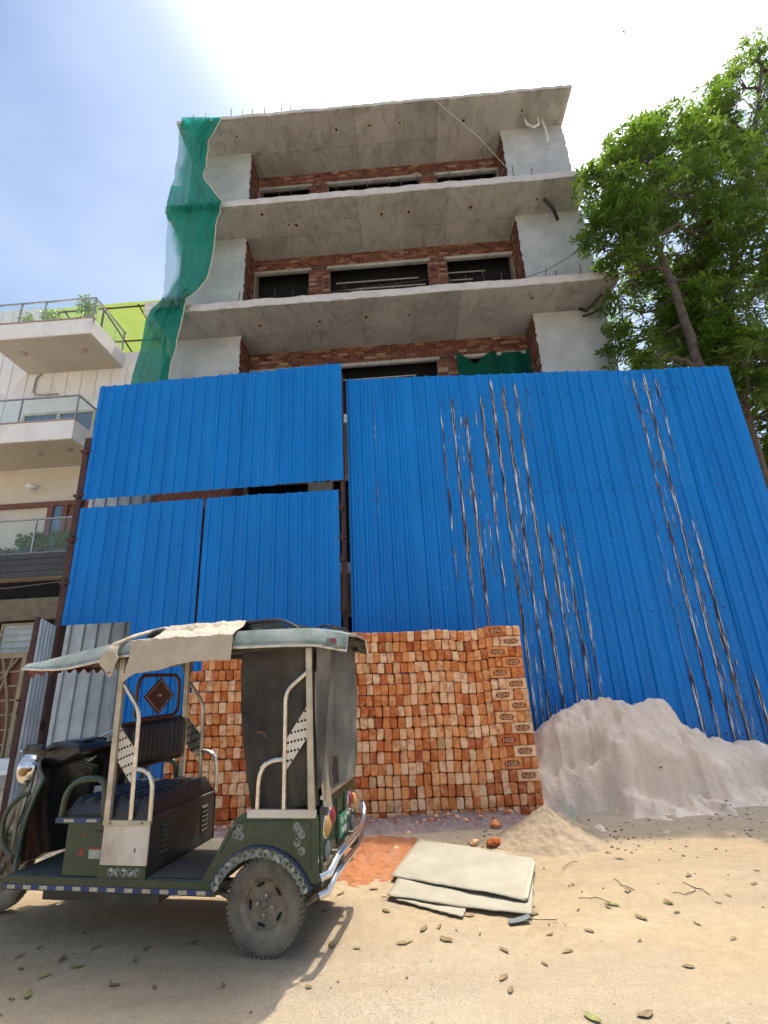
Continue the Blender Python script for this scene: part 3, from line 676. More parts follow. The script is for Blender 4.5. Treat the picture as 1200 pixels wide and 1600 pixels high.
# ================================================================== BRICK STACK
SY = 5.67                                                   # front face of the stack
BS = thing('brick_stack', 'stack of loose orange bricks laid on edge in front of the blue fence', 'brick stack', (0, SY, 0))
BH, BW, BLN = .1072, .0745, .229                              # brick on edge: height, width, length
RP = .1125                                                   # row pitch
def chipped(w, l, h, seed):
    """brick block: bevelled, slightly skewed corners"""
    r = random.Random(seed); c = .006; b = MB(); X, Y, Z = w/2, l/2, h/2
    vs = []; idx = {}
    for sx in (-1, 1):
        for sy in (-1, 1):
            for sz in (-1, 1):
                j = Vector((r.uniform(-1,1), r.uniform(-1,1), r.uniform(-1,1)))*.0025
                ch = c*(r.choice((1, 1, 1, 1.6, 2.6)))
                p = Vector((sx*X, sy*Y, sz*Z))+j
                for a in range(3):
                    q = p.copy()
                    for t in range(3):
                        if t != a: q[t] -= (sx, sy, sz)[t]*ch
                    idx[(sx, sy, sz, a)] = len(vs); vs.append(q)
    fs = []
    for a in range(3):
        o = [t for t in range(3) if t != a]
        for s in (-1, 1):
            q = []
            for (u, v) in ((-1,-1),(1,-1),(1,1),(-1,1)):
                k = [0,0,0]; k[a] = s; k[o[0]] = u; k[o[1]] = v; q.append(idx[(*k, a)])
            fs.append(tuple(q))
    for a in range(3):
        o = [t for t in range(3) if t != a]
        for u in (-1, 1):
            for v in (-1, 1):
                k0 = [0,0,0]; k1 = [0,0,0]; k0[a] = -1; k1[a] = 1
                for k in (k0, k1): k[o[0]] = u; k[o[1]] = v
                fs.append((idx[(*k0, o[0])], idx[(*k1, o[0])], idx[(*k1, o[1])], idx[(*k0, o[1])]))
    for sx in (-1, 1):
        for sy in (-1, 1):
            for sz in (-1, 1): fs.append(tuple(idx[(sx, sy, sz, a)] for a in range(3)))
    return b.add(vs, fs)
heads_m = [mesh('brick', chipped(BW, BLN, BH, s), M['brick']) for s in range(8)]
# stretcher with a real recessed frog on its face
def frog_brick():
    b = MB(); X, Z, D = BLN/2, BH/2, BW; n = 32
    rx, rz = .080, .0300
    def stad(sc, y):
        pts = []
        for i in range(n):
            a = 2*math.pi*(i+.5)/n; cx = (rx-rz)*(1 if math.cos(a) > 0 else -1)
            pts.append((sc*(cx+rz*math.cos(a)), y, sc*rz*math.sin(a)))
        return pts
    def rect(y, c):
        pts = []
        for i in range(n):
            a = 2*math.pi*(i+.5)/n; dx, dz = math.cos(a), math.sin(a); k = 1/max(abs(dx)/(X-c), abs(dz)/(Z-c)) ; pts.append((dx*k, y, dz*k))
        return pts
    rings = [stad(.90, .011), stad(1.0, 0), rect(0, .006), rect(.006, 0), rect(D-.004, 0), rect(D, .004)]
    # snap the ring points nearest the corners onto the corners
    for rg, c in ((rings[2], .006), (rings[3], 0), (rings[4], 0), (rings[5], .004)):
        for sx in (-1, 1):
            for sz in (-1, 1):
                i = min(range(n), key=lambda q: (rg[q][0]-sx*(X-c))**2+(rg[q][2]-sz*(Z-c))**2); rg[i] = (sx*(X-c), rg[i][1], sz*(Z-c))
    for rg in rings: b.v += rg
    for k in range(len(rings)-1):
        for i in range(n): b.f.append((k*n+i, k*n+(i+1) % n, (k+1)*n+(i+1) % n, (k+1)*n+i))
    b.f.append(tuple(range(n))); b.f.append(tuple(5*n+i for i in range(n)))
    return b
frog_m = mesh('brick', frog_brick(), M['brick'])
floor_m = mesh('frog', MB().prism([((.080-.030)*(1 if math.cos(a) > 0 else -1)*.9+.030*.9*math.cos(a), .030*.9*math.sin(a)) for a in [2*math.pi*(i+.5)/32 for i in range(32)]], .0095, .0108, 'y'), M['frog'])
tcu = bpy.data.curves.new('letters', 'FONT'); tcu.body = 'NSB'; tcu.size = .047; tcu.extrude = .0045; tcu.align_x = 'CENTER'; tcu.align_y = 'CENTER'; tcu.offset = .0007; tcu.space_character = 1.08
to = bpy.data.objects.new('letters', tcu); COL.objects.link(to)
bpy.context.view_layer.update()
letter_m = bpy.data.meshes.new_from_object(to.evaluated_get(bpy.context.evaluated_depsgraph_get()))
bpy.data.objects.remove(to); bpy.data.curves.remove(tcu)
letter_m.materials.clear(); letter_m.materials.append(M['letter']); letter_m.name = 'lettering'
xsv = [v.co.x for v in letter_m.vertices]; ysv = [v.co.y for v in letter_m.vertices]
cxm, cym = (min(xsv)+max(xsv))/2, (min(ysv)+max(ysv))/2; kx = .116/(max(xsv)-min(xsv)); ky = .0425/(max(ysv)-min(ysv))
for v in letter_m.vertices: v.co = Vector(((v.co.x-cxm)*kx, .0055-v.co.z, (v.co.y-cym)*ky))
def dip(x, row):                                            # the courses sag right of the middle
    g = .050*math.exp(-((x-.86)/.20)**2)+.010*math.sin(x*4.2+1)
    return -g*min(1, row/13)
NR = 17; XE = 1.462
cand = []; nsbrow = 0
spec = {}
for row in range(NR):
    fromtop = NR-1-row
    z = BH/2+RP*row-.02
    x = XE+.05*(1-row/NR)*.4+random.uniform(-.004, .004)
    left = -2.08-.42*(1-row/NR)+random.uniform(-.05, .05)
    if fromtop == 0: left = -2.0
    seq = []
    if fromtop <= 13:
        seq = ['h', 'h', 's'] if fromtop % 2 == 0 else ['s', 'h', 'h']
        spec[row] = fromtop
    i = 0
    while x > left:
        kind = seq[i] if i < len(seq) else 'h'; i += 1
        w = BLN if kind == 's' else BW
        cx = x-w/2
        step = 0
        if fromtop == 0 and .68 < cx < 1.0: step = -.004
        cand.append([row, cx, z+dip(cx, row)+step+random.uniform(-.002, .002), kind, fromtop])
        x -= w+random.choice((.004, .005, .005, .006, .009) if i > 3 else (.004, .008))
cand.sort(key=lambda c: (c[3] != 's', -c[1]))
restb = MB(); cnt = 0
for row, cx, z, kind, ft in cand:
    if kind == 's':
        o = ob('brick', frog_m, None, BS, loc=(cx, random.uniform(-.012, .004), z), rot=(0, random.uniform(-.012, .012)+(math.pi if ft in (0, 1, 6) else 0), random.uniform(-.02, .02)))
        o['label'] = 'brick laid lengthwise with NSB stamped in its hollow'
        ob('frog', floor_m, None, o); ob('lettering', letter_m, None, o); cnt += 1; continue
    y = BLN/2+random.choice((0, 0, 0, 1))*random.uniform(-.010, .012)+random.uniform(-.004, .004)+.010*fbm(cx*1.2, z*1.4, 5)
    rot = (random.uniform(-.012, .012), random.uniform(-.022, .022)+(.03*math.cos((cx-.86)/.2) if abs(cx-.7) < .4 else 0)*.6, random.uniform(-.03, .03))
    if cnt < 300:
        ob('brick', random.choice(heads_m), None, BS, loc=(cx, y, z), rot=rot); cnt += 1
    else:
        me = random.choice(heads_m); from mathutils import Euler
        mt = Matrix.Translation((cx, y, z)) @ Euler(rot).to_matrix().to_4x4(); restb.add([mt @ v.co for v in me.vertices], [tuple(p.vertices) for p in me.polygons])
for row in range(NR):                                       # second rank behind, mostly hidden
    for i in range(44):
        cx = 1.40-i*.0805-.02*(row % 2); z = BH/2+RP*row-.03
        if row >= NR-2 and cx < -1.7: continue
        me = heads_m[(row+i) % 8]; mt = Matrix.Translation((cx, BLN*1.5+.03, z)); restb.add([mt @ v.co for v in me.vertices], [tuple(p.vertices) for p in me.polygons])
tag(ob('bricks', restb, M['brick'], BS), kind='stuff')
# broken brick bits at the foot
def rock(r, seed):
    b = MB().ball((0,0,0), r, 7, 5); q = random.Random(seed); b.v = [tuple(c*(1+q.uniform(-.28,.28)) for c in v) for v in b.v]; return b
for i, (px, py, s, lab) in enumerate([(738,1288,.045,'dark broken brick lump at the foot of the brick stack'),(775,1293,.055,'reddish half brick lying on sand by the stack corner'),(620,1330,.03,'small red brick chip above the grey board'),(770,1322,.05,'orange brick shard behind the grey board'),(742,1320,.035,'small orange chip at the board top edge'),(828,1312,.03,'pink chip on the small sand cone')]):
    p = G(px, py); tag(ob('brick_fragment', mesh('brick_fragment', rock((s*1.3, s*.9, s*.7), i), M['brick']), None, None, loc=(p.x, p.y, s*.5), rot=(.2*i, .1, i)), lab, 'brick fragment', 'brick fragments by the stack')

# ================================================================== SAND
def smooth(t): t = max(0, min(1, t)); return t*t*(3-2*t)
ridge = [(1.36, .40)]+[((lambda p: (p.x, p.z+.03))(PY(px, py, 6.25))) for px, py in ((850,1132),(880,1112),(925,1098),(965,1095),(987,1108),(1013,1098),(1034,1096),(1048,1110),(1058,1132),(1085,1146),(1105,1160),(1122,1156),(1150,1168),(1178,1160),(1215,1172),(1290,1200))]
def ridgeh(x):
    if x <= ridge[0][0]: return max(0, ridge[0][1]-(ridge[0][0]-x)*1.6)
    for (a, h0), (b, h1) in zip(ridge, ridge[1:]):
        if x <= b: return h0+(h1-h0)*(x-a)/(b-a)
    return 0
def ridged(x, y, z, o=4):
    return sum((1-abs(2*mnoise.noise(Vector((x*2**i, y*2**i, z+i*7))))) * .5**i for i in range(o))/1.875
def sandh(x, y):
    h = ridgeh(x+.05*fbm(x*3, y*3, 1))
    yr = 6.25; w = .45+.95*h*.62
    d = yr-y
    if d < 0: p = max(.55, 1-.4*(-d))
    else:
        t = d/w+.16*fbm(x*1.6, y*1.6, 2)
        # steep dug face: shoulder, then a drop, then a slumped apron
        p = 1-.30*smooth(t/.45)-.46*smooth((t-.38-.10*fbm(x*2.2, 3.1, 6))/.20)-.24*smooth((t-.55)/.50)
        p = max(0, p)
    z = h*p
    cut = math.exp(-(((x-1.90-.12*(y-5.6))/.34)**6))*smooth((5.98-y+.06*fbm(x*5, 1, 2))/.05)*smooth((y-5.25)/.3)
    z -= cut*.34*h
    gul = ridged(x*1.1+.9*y, y*.35, 8.3, 3); z -= .20*h*(1-gul)*smooth((6.2-y)/.25)
    z += .20*h*(ridged(x*2.2, y*2.2, 2.2, 4)-.58)*smooth((6.35-y)/.3)
    z += (.030*fbm(x*7, y*7, 3)+.018*fbm(x*19, y*19, 4)+.007*fbm(x*45, y*45, 2))*min(1, z*6+.10)
    z += .035*math.exp(-((y-5.15)/.35)**2)*smooth((x-1.1)/.4)*smooth((5.5-x)/.8)*(.55+.25*fbm(x*5, y*5, 6))
    fade = smooth((y-4.70)/.25)*smooth((x-1.2)/.15)*smooth((6.9-x)/.6)
    return z*fade-.02+.02*smooth(z*6)-.012*(1-fade)
nb = MB(); nx, nyy = 280, 130; X0, X1, Y0, Y1 = 1.15, 7.0, 4.6, 6.70
nb.v = [(X0+(X1-X0)*i/nx, Y0+(Y1-Y0)*j/nyy, sandh(X0+(X1-X0)*i/nx, Y0+(Y1-Y0)*j/nyy)) for i in range(nx+1) for j in range(nyy+1)]
nb.f = [(i*(nyy+1)+j, (i+1)*(nyy+1)+j, (i+1)*(nyy+1)+j+1, i*(nyy+1)+j+1) for i in range(nx) for j in range(nyy)]
def shift(b, o): b.v = [(v[0]-o[0], v[1]-o[1], v[2]-o[2]) for v in b.v]; return b
tag(ob('sand_heap', shift(nb, (2.6, 5.7, 0)), M['sand'], None, True, False, loc=(2.6, 5.7, 0)), 'large dug-into heap of pale pinkish sand against the blue fence', 'sand heap')
cp = G(856, 1312)
def cone(u, v):
    a = 2*math.pi*u; r = .46*v*(1+.18*fbm(math.cos(a)*1.5, math.sin(a)*1.5, 2)); x, y = 1.25*r*math.cos(a), r*math.sin(a)
    z = .27*max(0, (1-v)**1.45)+(.016*fbm(x*9, y*9, 3)+.014*fbm(x*24, y*24, 1))*(.35+.65*(1-v)**.4)*(v > .02)-.022*v**3
    return (x, y, z-.004)
tag(ob('sand_cone', MB().grid(cone, 140, 60), M['sandtan'], None, True, False, loc=(cp.x, cp.y, 0)), 'small cone of sunlit tan sand spilled at the brick stack corner', 'sand heap')
dp = G(585, 1345)
def dust(u, v):
    a = 2*math.pi*u; r = v*(1+.25*fbm(math.cos(a)*2, math.sin(a)*2, 5)); x, y = .75*r*math.cos(a), .62*r*math.sin(a)
    return (x, y, (.034+.016*fbm(x*7, y*7))*(1-v*v)+.016*fbm(x*11, y*11, 4)+.010*fbm(x*31, y*31)-.018*v*v+.002)
tag(ob('brick_dust', MB().grid(dust, 120, 50), M['dustred'], None, True, False, loc=(dp.x-.1, dp.y+.1, 0)), 'orange brick dust spread on the ground beside the rickshaw', 'brick dust', kind='stuff')
def dust2(u, v):
    x, y = -2.5+3.9*u, 5.28+.42*v
    return (x, y, (.028+.03*v+.026*fbm(x*5, y*5)+.022*fbm(x*19, y*19)+.012*fbm(x*47, y*47, 2))*smooth(v*4)*smooth(u*12)*smooth((1-u)*12)-.014*(1-smooth(v*4)))
tag(ob('rubble_strip', MB().grid(dust2, 320, 44), sandmat('rubble', (.46, .33, .29), (.34, .22, .19), (.52, .45, .42), (.25, .08, .05)), None, True, False), 'strip of pinkish brick grit along the foot of the brick stack', 'grit', kind='stuff')

# ================================================================== BOARDS ON THE GROUND
def board(name, label, q, z, wave, seed):
    P = [G(*p, z) for p in q]                                   # TL TR BR BL
    c = sum(P, Vector())/4; c.z = 0
    def fn(u, v):
        p = (P[0]*(1-u)+P[1]*u)*(1-v)+(P[3]*(1-u)+P[2]*u)*v
        p = p-c; p.z = z+wave*(.5+.5*math.sin(u*5+seed))*v**2+.006*fbm(u*3, v*3, seed)*1.0+.004
        e = .010*fbm(u*9, v*9, seed+2)*(abs(u-.5) > .48 or abs(v-.5) > .48)
        p.x += e; p.y += e; return p
    o = ob(name, MB().grid(fn, 30, 20), M['sheetboard'], None, True, False, solid=.005, loc=c); return tag(o, label, 'board', 'grey boards lying on the ground')
board('grey_board', 'lowest grey board, only a strip showing at the near edge', [(640,1372),(742,1388),(723,1434),(618,1407)], .006, .003, 1)
board('grey_board', 'middle grey board lying under the top one with a longer near edge', [(640,1345),(834,1352),(832,1432),(605,1402)], .015, .010, 2)
board('grey_board', 'uppermost grey board with a wavy near edge', [(655,1311),(836,1343),(822,1411),(611,1369)], .029, .012, 4)
p0, p1 = G(834,1347,.047), G(822,1404,.047)
tag(ob('wood_lath', MB().bar(p0, p1, .022, .008), M['beige']), 'thin pale wooden lath along the right edge of the top board', 'lath')
p = G(812, 1441); tag(ob('board_scrap', MB().grid(lambda u, v: (.13*(u-.5), .05*(v-.5), .008+.02*u*u), 6, 3), M['stickgrey'], None, solid=.004, loc=(p.x, p.y, 0), rot=(0,0,.1)), 'small bent grey scrap in front of the boards', 'scrap')
p = G(884, 1272, .05); tag(ob('cement_bag_scrap', MB().grid(lambda u, v: (.19*(u-.5)+.05*v, .02*v, .17*(v-.5)+.02*math.sin(u*14)), 12, 6), M['sheetboard'], None, solid=.004, loc=(p.x, p.y-.03, .085), rot=(-.7,.5,0)), 'crumpled tan scrap half buried at the sand heap foot', 'scrap')
# ================================================================== FALLEN LEAVES AND LITTER
def leafmesh(seed, mat):
    r = random.Random(seed); L, Wd = r.uniform(.09,.13), r.uniform(.018,.030); curl = r.uniform(.002,.013); b = MB(); n = 7
    for i in range(n+1):
        t = i/n; w = Wd*math.sin(math.pi*min(1, t*.96+.03))**.75; x = (t-.5)*L; z = curl*(2*t-1)**2+.003; fl = r.uniform(.002,.008); yo = .012*math.sin(t*3+seed)
        b.v += [(x, yo-w*r.uniform(.8,1.1), z+fl*.6+w*.22), (x, yo, z), (x, yo+w*r.uniform(.8,1.1), z+fl*.6+w*.12)]
    for i in range(n):
        for j in range(2): a = i*3+j; b.f.append((a, a+3, a+4, a+1))
    return mesh('leaf', b, mat, True, False)
lm = [leafmesh(i, M['dryleaf']) for i in range(6)]; lg = [leafmesh(i+20, M['greenleaf']) for i in range(4)]
spots = [(628,1475),(790,1528),(1010,1587),(1075,1510),(850,1509),(862,1457),(948,1414),(1005,1437),(1042,1409),(1090,1447),(1120,1412),(922,1452),(895,1380),(955,1418),(735,1432),(718,1418),(700,1468),(790,1483),(752,1460),(965,1343),(1075,1370),(1148,1467),(1182,1358),(1140,1398),(1165,1300),(1030,1300),(975,1287),(1105,1290),(690,1450),(852,1357),(800,1550),(835,1430),(905,1420),(985,1395),(1060,1425),(890,1490),(660,1450),(605,1425),(1180,1380),(1000,1470)]
greens = [(231,1484),(118,1510),(70,1525),(47,1552),(210,1498),(152,1483),(28,1495),(1040,1410),(958,1415),(1143,1192),(1128,1250),(925,1592),(640,1473)]
shade = [(240,1545),(95,1500),(305,1476),(345,1540),(60,1480),(180,1540),(30,1515),(480,1540),(530,1400),(515,1475),(560,1480),(585,1390),(505,1425),(20,1560),(130,1460)]
lr = random.Random(11)
for lst, meshes, lab, grp in ((spots, lm, 'dry brown leaf lying on the sunlit dusty ground', 'dry leaves on the sunlit ground'), (greens, lg, 'fallen yellow-green leaf on the ground', 'green leaves on the ground'), (shade, lm, 'dry leaf on the road in the shade near the rickshaw', 'dry leaves near the rickshaw')):
    for px, py in lst:
        zz = .0
        p = G(px+lr.uniform(-3,3), py+lr.uniform(-3,3), zz)
        if lst is greens and py in (1192, 1250): p = G(px, py, .12); zz = sandh(p.x, p.y)+.004
        zz = max(zz, groundz(p.x, p.y)+.003) if zz > 0 else groundz(p.x, p.y)+.003
        if p.x > 1.2 and p.y > 4.75: zz = max(zz, sandh(p.x, p.y)-.001)
        o = ob('fallen_leaf', lr.choice(meshes), None, None, loc=(p.x, p.y, zz+.0), rot=(0, 0, lr.uniform(0, 6.3))); s = lr.uniform(.35, .72); o.scale = (s, s, s*.8)
        own = {(1010,1587): 'curled yellow-brown leaf nearest the bottom right corner', (925,1592): 'yellow-green leaf lying at the bottom edge of the picture', (790,1528): 'pale olive leaf lying alone on the sunlit road', (628,1475): 'upright curled leaf in front of the grey boards', (231,1484): 'bright green leaf standing on edge in the rickshaw shade', (852,1357): 'folded dry leaf on the slope of the small sand cone', (1143,1192): 'yellow leaf on the upper right of the large sand heap', (1128,1250): 'yellow leaf on the lower right of the large sand heap'}
        tag(o, own.get((px, py), lab), 'leaf', None if (px, py) in own else grp)
gb = MB(); pr = random.Random(4)
for _ in range(800):
    x, y = pr.uniform(-3.4, 4.6), pr.uniform(2.2, 5.6); s = pr.choice((.002,.003,.003,.004,.007)); b = rock((s, s*.8, s*.6), _); gb.add([(v[0]+x, v[1]+y, v[2]+.001) for v in b.v], b.f)
for _ in range(420):                                       # crumbs gathered round the heaps
    a = pr.uniform(0, 6.3); c, rr = pr.choice(((cp, .75), (cp, .75), (dp, .7), (Vector((2.6, 5.05, 0)), 1.2), (Vector((3.9, 5.1, 0)), 1.0))); d = rr*pr.uniform(.35, 1.1)
    x, y = c.x+d*math.cos(a), c.y+.55*d*math.sin(a); s = pr.choice((.004,.006,.008,.012,.016)); b = rock((s, s*.8, s*.6), _+3); z = max(groundz(x, y), sandh(x, y) if x > 1.2 and 4.7 < y < 6.6 else -1)
    if (Vector((x, y, 0))-Vector((cp.x, cp.y, 0))).length < .5: continue
    gb.add([(v[0]+x, v[1]+y, v[2]+z+.002) for v in b.v], b.f)
tag(ob('gravel_bits', gb, simple('gravel', (.30, .22, .15), (.13, .10, .08), .95, scale=3)), 'scattered tiny pebbles and crumbs over the dusty road', 'gravel', kind='stuff')
tw = random.Random(8)
for i, (px, py) in enumerate([(930,1310),(1085,1390),(640,1410),(905,1405),(960,1375),(1110,1400),(880,1360),(815,1440),(500,1395)]):
    p = G(px, py); pts = [(0,0,.006)]; a = tw.uniform(0,6)
    for k in range(6): a += tw.uniform(-.7,.7); pts.append((pts[-1][0]+.035*math.cos(a), pts[-1][1]+.035*math.sin(a), .005+tw.uniform(0,.010)))
    tag(ob('twig', MB().tube(pts, .0025, 5), M['bark'], None, loc=(p.x, p.y, 0)), 'thin dry twig curled on the dusty ground', 'twig', 'dry twigs on the ground')

# ================================================================== ELECTRIC RICKSHAW  (x forward, y left, z up; origin on the ground under the rear axle)
ERK = thing('electric_rickshaw', 'dark green electric rickshaw with grey canopy parked in front of the brick stack', 'rickshaw', (-.700, 3.596, 0), R(169.0))
ERK.scale = (.955, .83, 1)
def e(name, mb, mat, parent=ERK, **k): return ob(name, mb, mat, parent, **k)
def arc(cx, cz, r, a0, a1, n=8): return [(cx+r*math.cos(R(a0+(a1-a0)*i/n)), cz+r*math.sin(R(a0+(a1-a0)*i/n))) for i in range(n+1)]
# --- wheels
WRAD = .232
def tyre_mb():
    b = MB().lathe([(.150,-.042),(.165,-.050),(.190,-.054),(.212,-.050),(.224,-.040),(.228,-.020),(.229,0),(.228,.020),(.224,.040),(.212,.050),(.190,.054),(.165,.050),(.150,.042)], 48)
    for i in range(52):                                           # tread lugs
        for s, off in ((-1, 0), (1, .5)):
            a = 2*math.pi*(i+off)/52; ca, sa = math.cos(a), math.sin(a)
            t = Vector((-sa, 0, ca)); rdl = Vector((ca, 0, sa))
            c = rdl*.2265; y0, y1 = (s*.006, s*.047)
            vs = []
            for rr, yy, tw in ((.000, y0, .009), (.000, y1, .009), (.008, y0, .0075), (.005, y1*.99, .0075)):
                for q in (-1, 1): vs.append(c+rdl*(rr-(.006 if yy == y1 and rr == 0 else 0))+Vector((0, yy, 0))+t*(q*tw+(s*.004 if yy == y1 else 0)))
            b.add(vs, [(0,1,3,2),(4,6,7,5),(0,4,5,1),(2,3,7,6),(0,2,6,4),(1,5,7,3)])
    return b
TY = mesh('tyre', tyre_mb(), M['tyre'], True)
RM = mesh('rim', MB().lathe([(.0,.012),(.034,.012),(.040,.004),(.075,-.004),(.112,.006),(.122,.026),(.134,.030),(.146,.038),(.158,.044),(.161,.047),(.160,.036),(.150,.0),(.150,-.04)], 48), M['rim'], True)
SL = mesh('slot', MB().prism([(.016*math.cos(a)*(1)+(.009 if math.cos(a) > 0 else -.009), .0075*math.sin(a)) for a in [2*math.pi*i/16 for i in range(16)]], .0045, .013, 'y'), M['hole'])
NUT = mesh('lug_nut', MB().lathe([(0,.026),(.008,.026),(.011,.020),(.011,0)], 6), M['post'])
HUB = mesh('hub_cap', MB().lathe([(0,.030),(.012,.030),(.020,.022),(.024,.008),(.026,0)], 16), M['rim'], True)
def wheel(x, y, side):
    w = bpy.data.objects.new('wheel', None); COL.objects.link(w); w.parent = ERK; w.location = (x, y, WRAD); w.rotation_euler = (0, .35, 0 if side > 0 else math.pi)
    ob('tyre', TY, None, w); ob('rim', RM, None, w); ob('hub_cap', HUB, None, w)
    for i in range(5):
        a = 2*math.pi*i/5+.3; ob('slot', SL, None, w, loc=(.098*math.cos(a), -.001, .098*math.sin(a)), rot=(0, -a+math.pi/2, 0))
    for i in range(4):
        a = 2*math.pi*i/4+.5; ob('lug_nut', NUT, None, w, loc=(.046*math.cos(a), .0, .046*math.sin(a)))
wheel(0, .405, 1); wheel(0, -.405, -1); wheel(2.235, 0, 1)
# --- chassis
e('chassis', MB().box(-.3, 1.8, .22, .28, .25, .30).box(-.3, 1.8, -.28, -.22, .25, .30).box(.38, 1.7, -.42, .42, .302, .314), M['boxdark'])
e('rear_axle', MB().tube([(0,-.34,WRAD),(0,.34,WRAD)], .032, 10).ball((0,.0,WRAD), (.11,.13,.10)), M['boxdark'], smooth=True)
for s in (-1, 1): e('leaf_spring', MB().tube([(.42,s*.28,.27),(.2,s*.28,.185),(0,s*.28,.165),(-.2,s*.28,.20),(-.36,s*.28,.29)], .018, 6).box(-.05, .05, s*.28-.03, s*.28+.03, .15, .20), M['rim'])
e('battery_tray', MB().box(.75, 1.6, -.33, .33, .185, .245), M['boxdark'])
e('brake_rod', MB().tube([(1.5,.30,.215),(.15,.33,.25)], .006, 5), M['rim'])
# --- floor
e('floor', MB().box(.30, 1.80, -.455, .455, .316, .345), M['rgreendirt'], bevel=.008)
e('floor_mat', MB().box(.36, .775, -.43, .43, .347, .352), M['boxdark'])
sk = e('floor_skirt', MB().box(.30, 1.81, .456, .468, .272, .343), M['rgreen'], bevel=.003)
e('floor_skirt', MB().box(.30, 1.81, -.468, -.456, .272, .343), M['rgreen'], bevel=.003)
e('reflective_strip', MB().box(.33, 1.80, .469, .472, .278, .304), M['bluetape'], sk)
for i in range(12): e('reflective_dash', MB().box(.36+i*.122, .36+i*.122+.058, .473, .4755, .281, .301), M['creamtape'], sk)
# --- rear body
def body_side(y0, y1):
    arch = [(.30*math.cos(R(a))+.02, .20+.285*math.sin(R(a))) for a in range(148, 24, -8)]
    poly = [(.42,.30),(.40,.345),(.30,.50),(.24,.60),(.20,.652),(.15,.683),(.10,.69),(-.31,.69),(-.335,.675),(-.34,.63),(-.34,.36),(-.33,.345)]+[(-.245,.345)]+arch+[(.30,.30)]
    return MB().prism(poly, y0, y1, 'y')
lp = e('side_panel', body_side(.44, .462), M['rgreen'], bevel=.006)
e('side_panel', body_side(-.462, -.44), M['rgreen'], bevel=.006)
# raised pressed border, arch flare, blue line, stickers
bord = [(.285,.485),(.23,.578),(.185,.635),(.12,.655),(-.26,.655),(-.285,.63),(-.285,.42)]
e('pressed_rib', MB().tube([(x,.463,z) for x, z in bord], .008, 6), M['rgreen'], lp, smooth=True)
def archband(r0, r1, y0, y1, a0=22, a1=158, n=26):
    b = MB()
    for i in range(n+1):
        a = R(a0+(a1-a0)*i/n); c, s = math.cos(a), math.sin(a)
        b.v += [(.02+r*1.04*c, y, .20+r*.985*s) for r, y in ((r0, y0), (r0, y1), (r1, y1), (r1, y0))]
    for i in range(n):
        for j in range(4): b.f.append((i*4+j, i*4+(j+1) % 4, i*4+4+(j+1) % 4, i*4+4+j))
    b.f += [(3,2,1,0), tuple(n*4+j for j in range(4))]; return b
fl = e('arch_flare', archband(.272, .322, .455, .484), M['rgreen'], lp, smooth=True)
e('arch_line', archband(.3225, .330, .455, .480), M['bluetape'], lp, smooth=True)
hexr = random.Random(2)
def hexpatch(pts, sc, y, mats, parent):
    bs = {k: MB() for k in mats}
    for (x, z) in pts:
        k = hexr.choice(mats[:2]); a0 = hexr.uniform(-.1, .1)
        P = [(x+sc*math.cos(a0+math.pi/3*i+.5), z+sc*.95*math.sin(a0+math.pi/3*i+.5)) for i in range(6)]
        c = (x, z)
        # cube-like hexagon: one rhombus filled, the others outlined
        q = hexr.randrange(3)*2
        bs[k].prism([c, P[q], P[(q+1) % 6], P[(q+2) % 6]], y, y+.0012, 'y'); bs[mats[1]].prism([c, P[(q+2) % 6], P[(q+3) % 6], P[(q+4) % 6]], y, y+.0012, 'y')
        for i in range(6): bs[mats[0]].bar((P[i][0], y+.0007, P[i][1]), (P[(i+1) % 6][0], y+.0007, P[(i+1) % 6][1]), .0028, .0014, (0,1,0))
    for k, b in bs.items():
        if b.v: tag(e('sticker', b, M[k], parent), kind='stuff')
hexpatch([(.02+.297*1.04*math.cos(R(a)), .20+.297*.985*math.sin(R(a))) for a in range(26, 158, 8)], .023, .4845, ['sticker', 'stickgrey', 'creamtape'], lp)
hexpatch([(-.235+.03*(i % 2), .50+.04*i) for i in range(4)]+[(-.22,.60)], .021, .4625, ['sticker', 'stickgrey'], lp)
hexpatch([(.19,.575),(.165,.61),(.20,.61),(.155,.57)], .020, .4625, ['sticker', 'stickgrey'], lp)
e('seat_rail', MB().box(-.325, .115, .448, .474, .662, .704), M['whitepanel'], bevel=.003)
e('seat_rail', MB().box(-.325, .115, -.474, -.448, .69, .704), M['whitepanel'])
# rear panel, lights, plate, bumper
rp = e('rear_panel', MB().prism([(-.44,.36),(.44,.36),(.44,.70),(.38,.74),(-.38,.74),(-.44,.70)], -.352, -.335, 'x'), M['rgreen'], bevel=.006)
e('top_trim', MB().box(-.358, -.33, -.40, .40, .742, .762), M['steel'], rp)
e('lower_trim', MB().box(-.362, -.353, -.43, .43, .405, .43), M['rim'], rp)
for s in (-1, 1):
    e('panel_rib', MB().tube([(-.354,s*.10,.45),(-.357,s*.10,.70)], .008, 6), M['rgreen'], rp)
    for yy, zz, mt, r in ((.35,.60,'amber',.056),(.245,.63,'red',.052)):
        tl = e('tail_light', MB().lathe([(0,-.030),(r*.55,-.027),(r*.9,-.014),(r,0),(r,.004)], 20, 'x', (-.353,s*yy,zz)), M[mt], rp, smooth=True)
        e('bezel', MB().tube([(-.354,s*yy+(r+.004)*math.cos(a),zz+(r+.004)*math.sin(a)) for a in [2*math.pi*i/20 for i in range(20)]], .006, 6, closed=True), M['chrome'], tl, smooth=True)
    e('reflector', MB().lathe([(0,-.012),(.048,-.008),(.052,0)], 18, 'x', (-.353,s*.33,.475)), M['stickgrey'], rp, smooth=True)
pt = e('number_plate', MB().box(-.372, -.364, -.10, .10, .475, .60), M['plate'], bevel=.003)
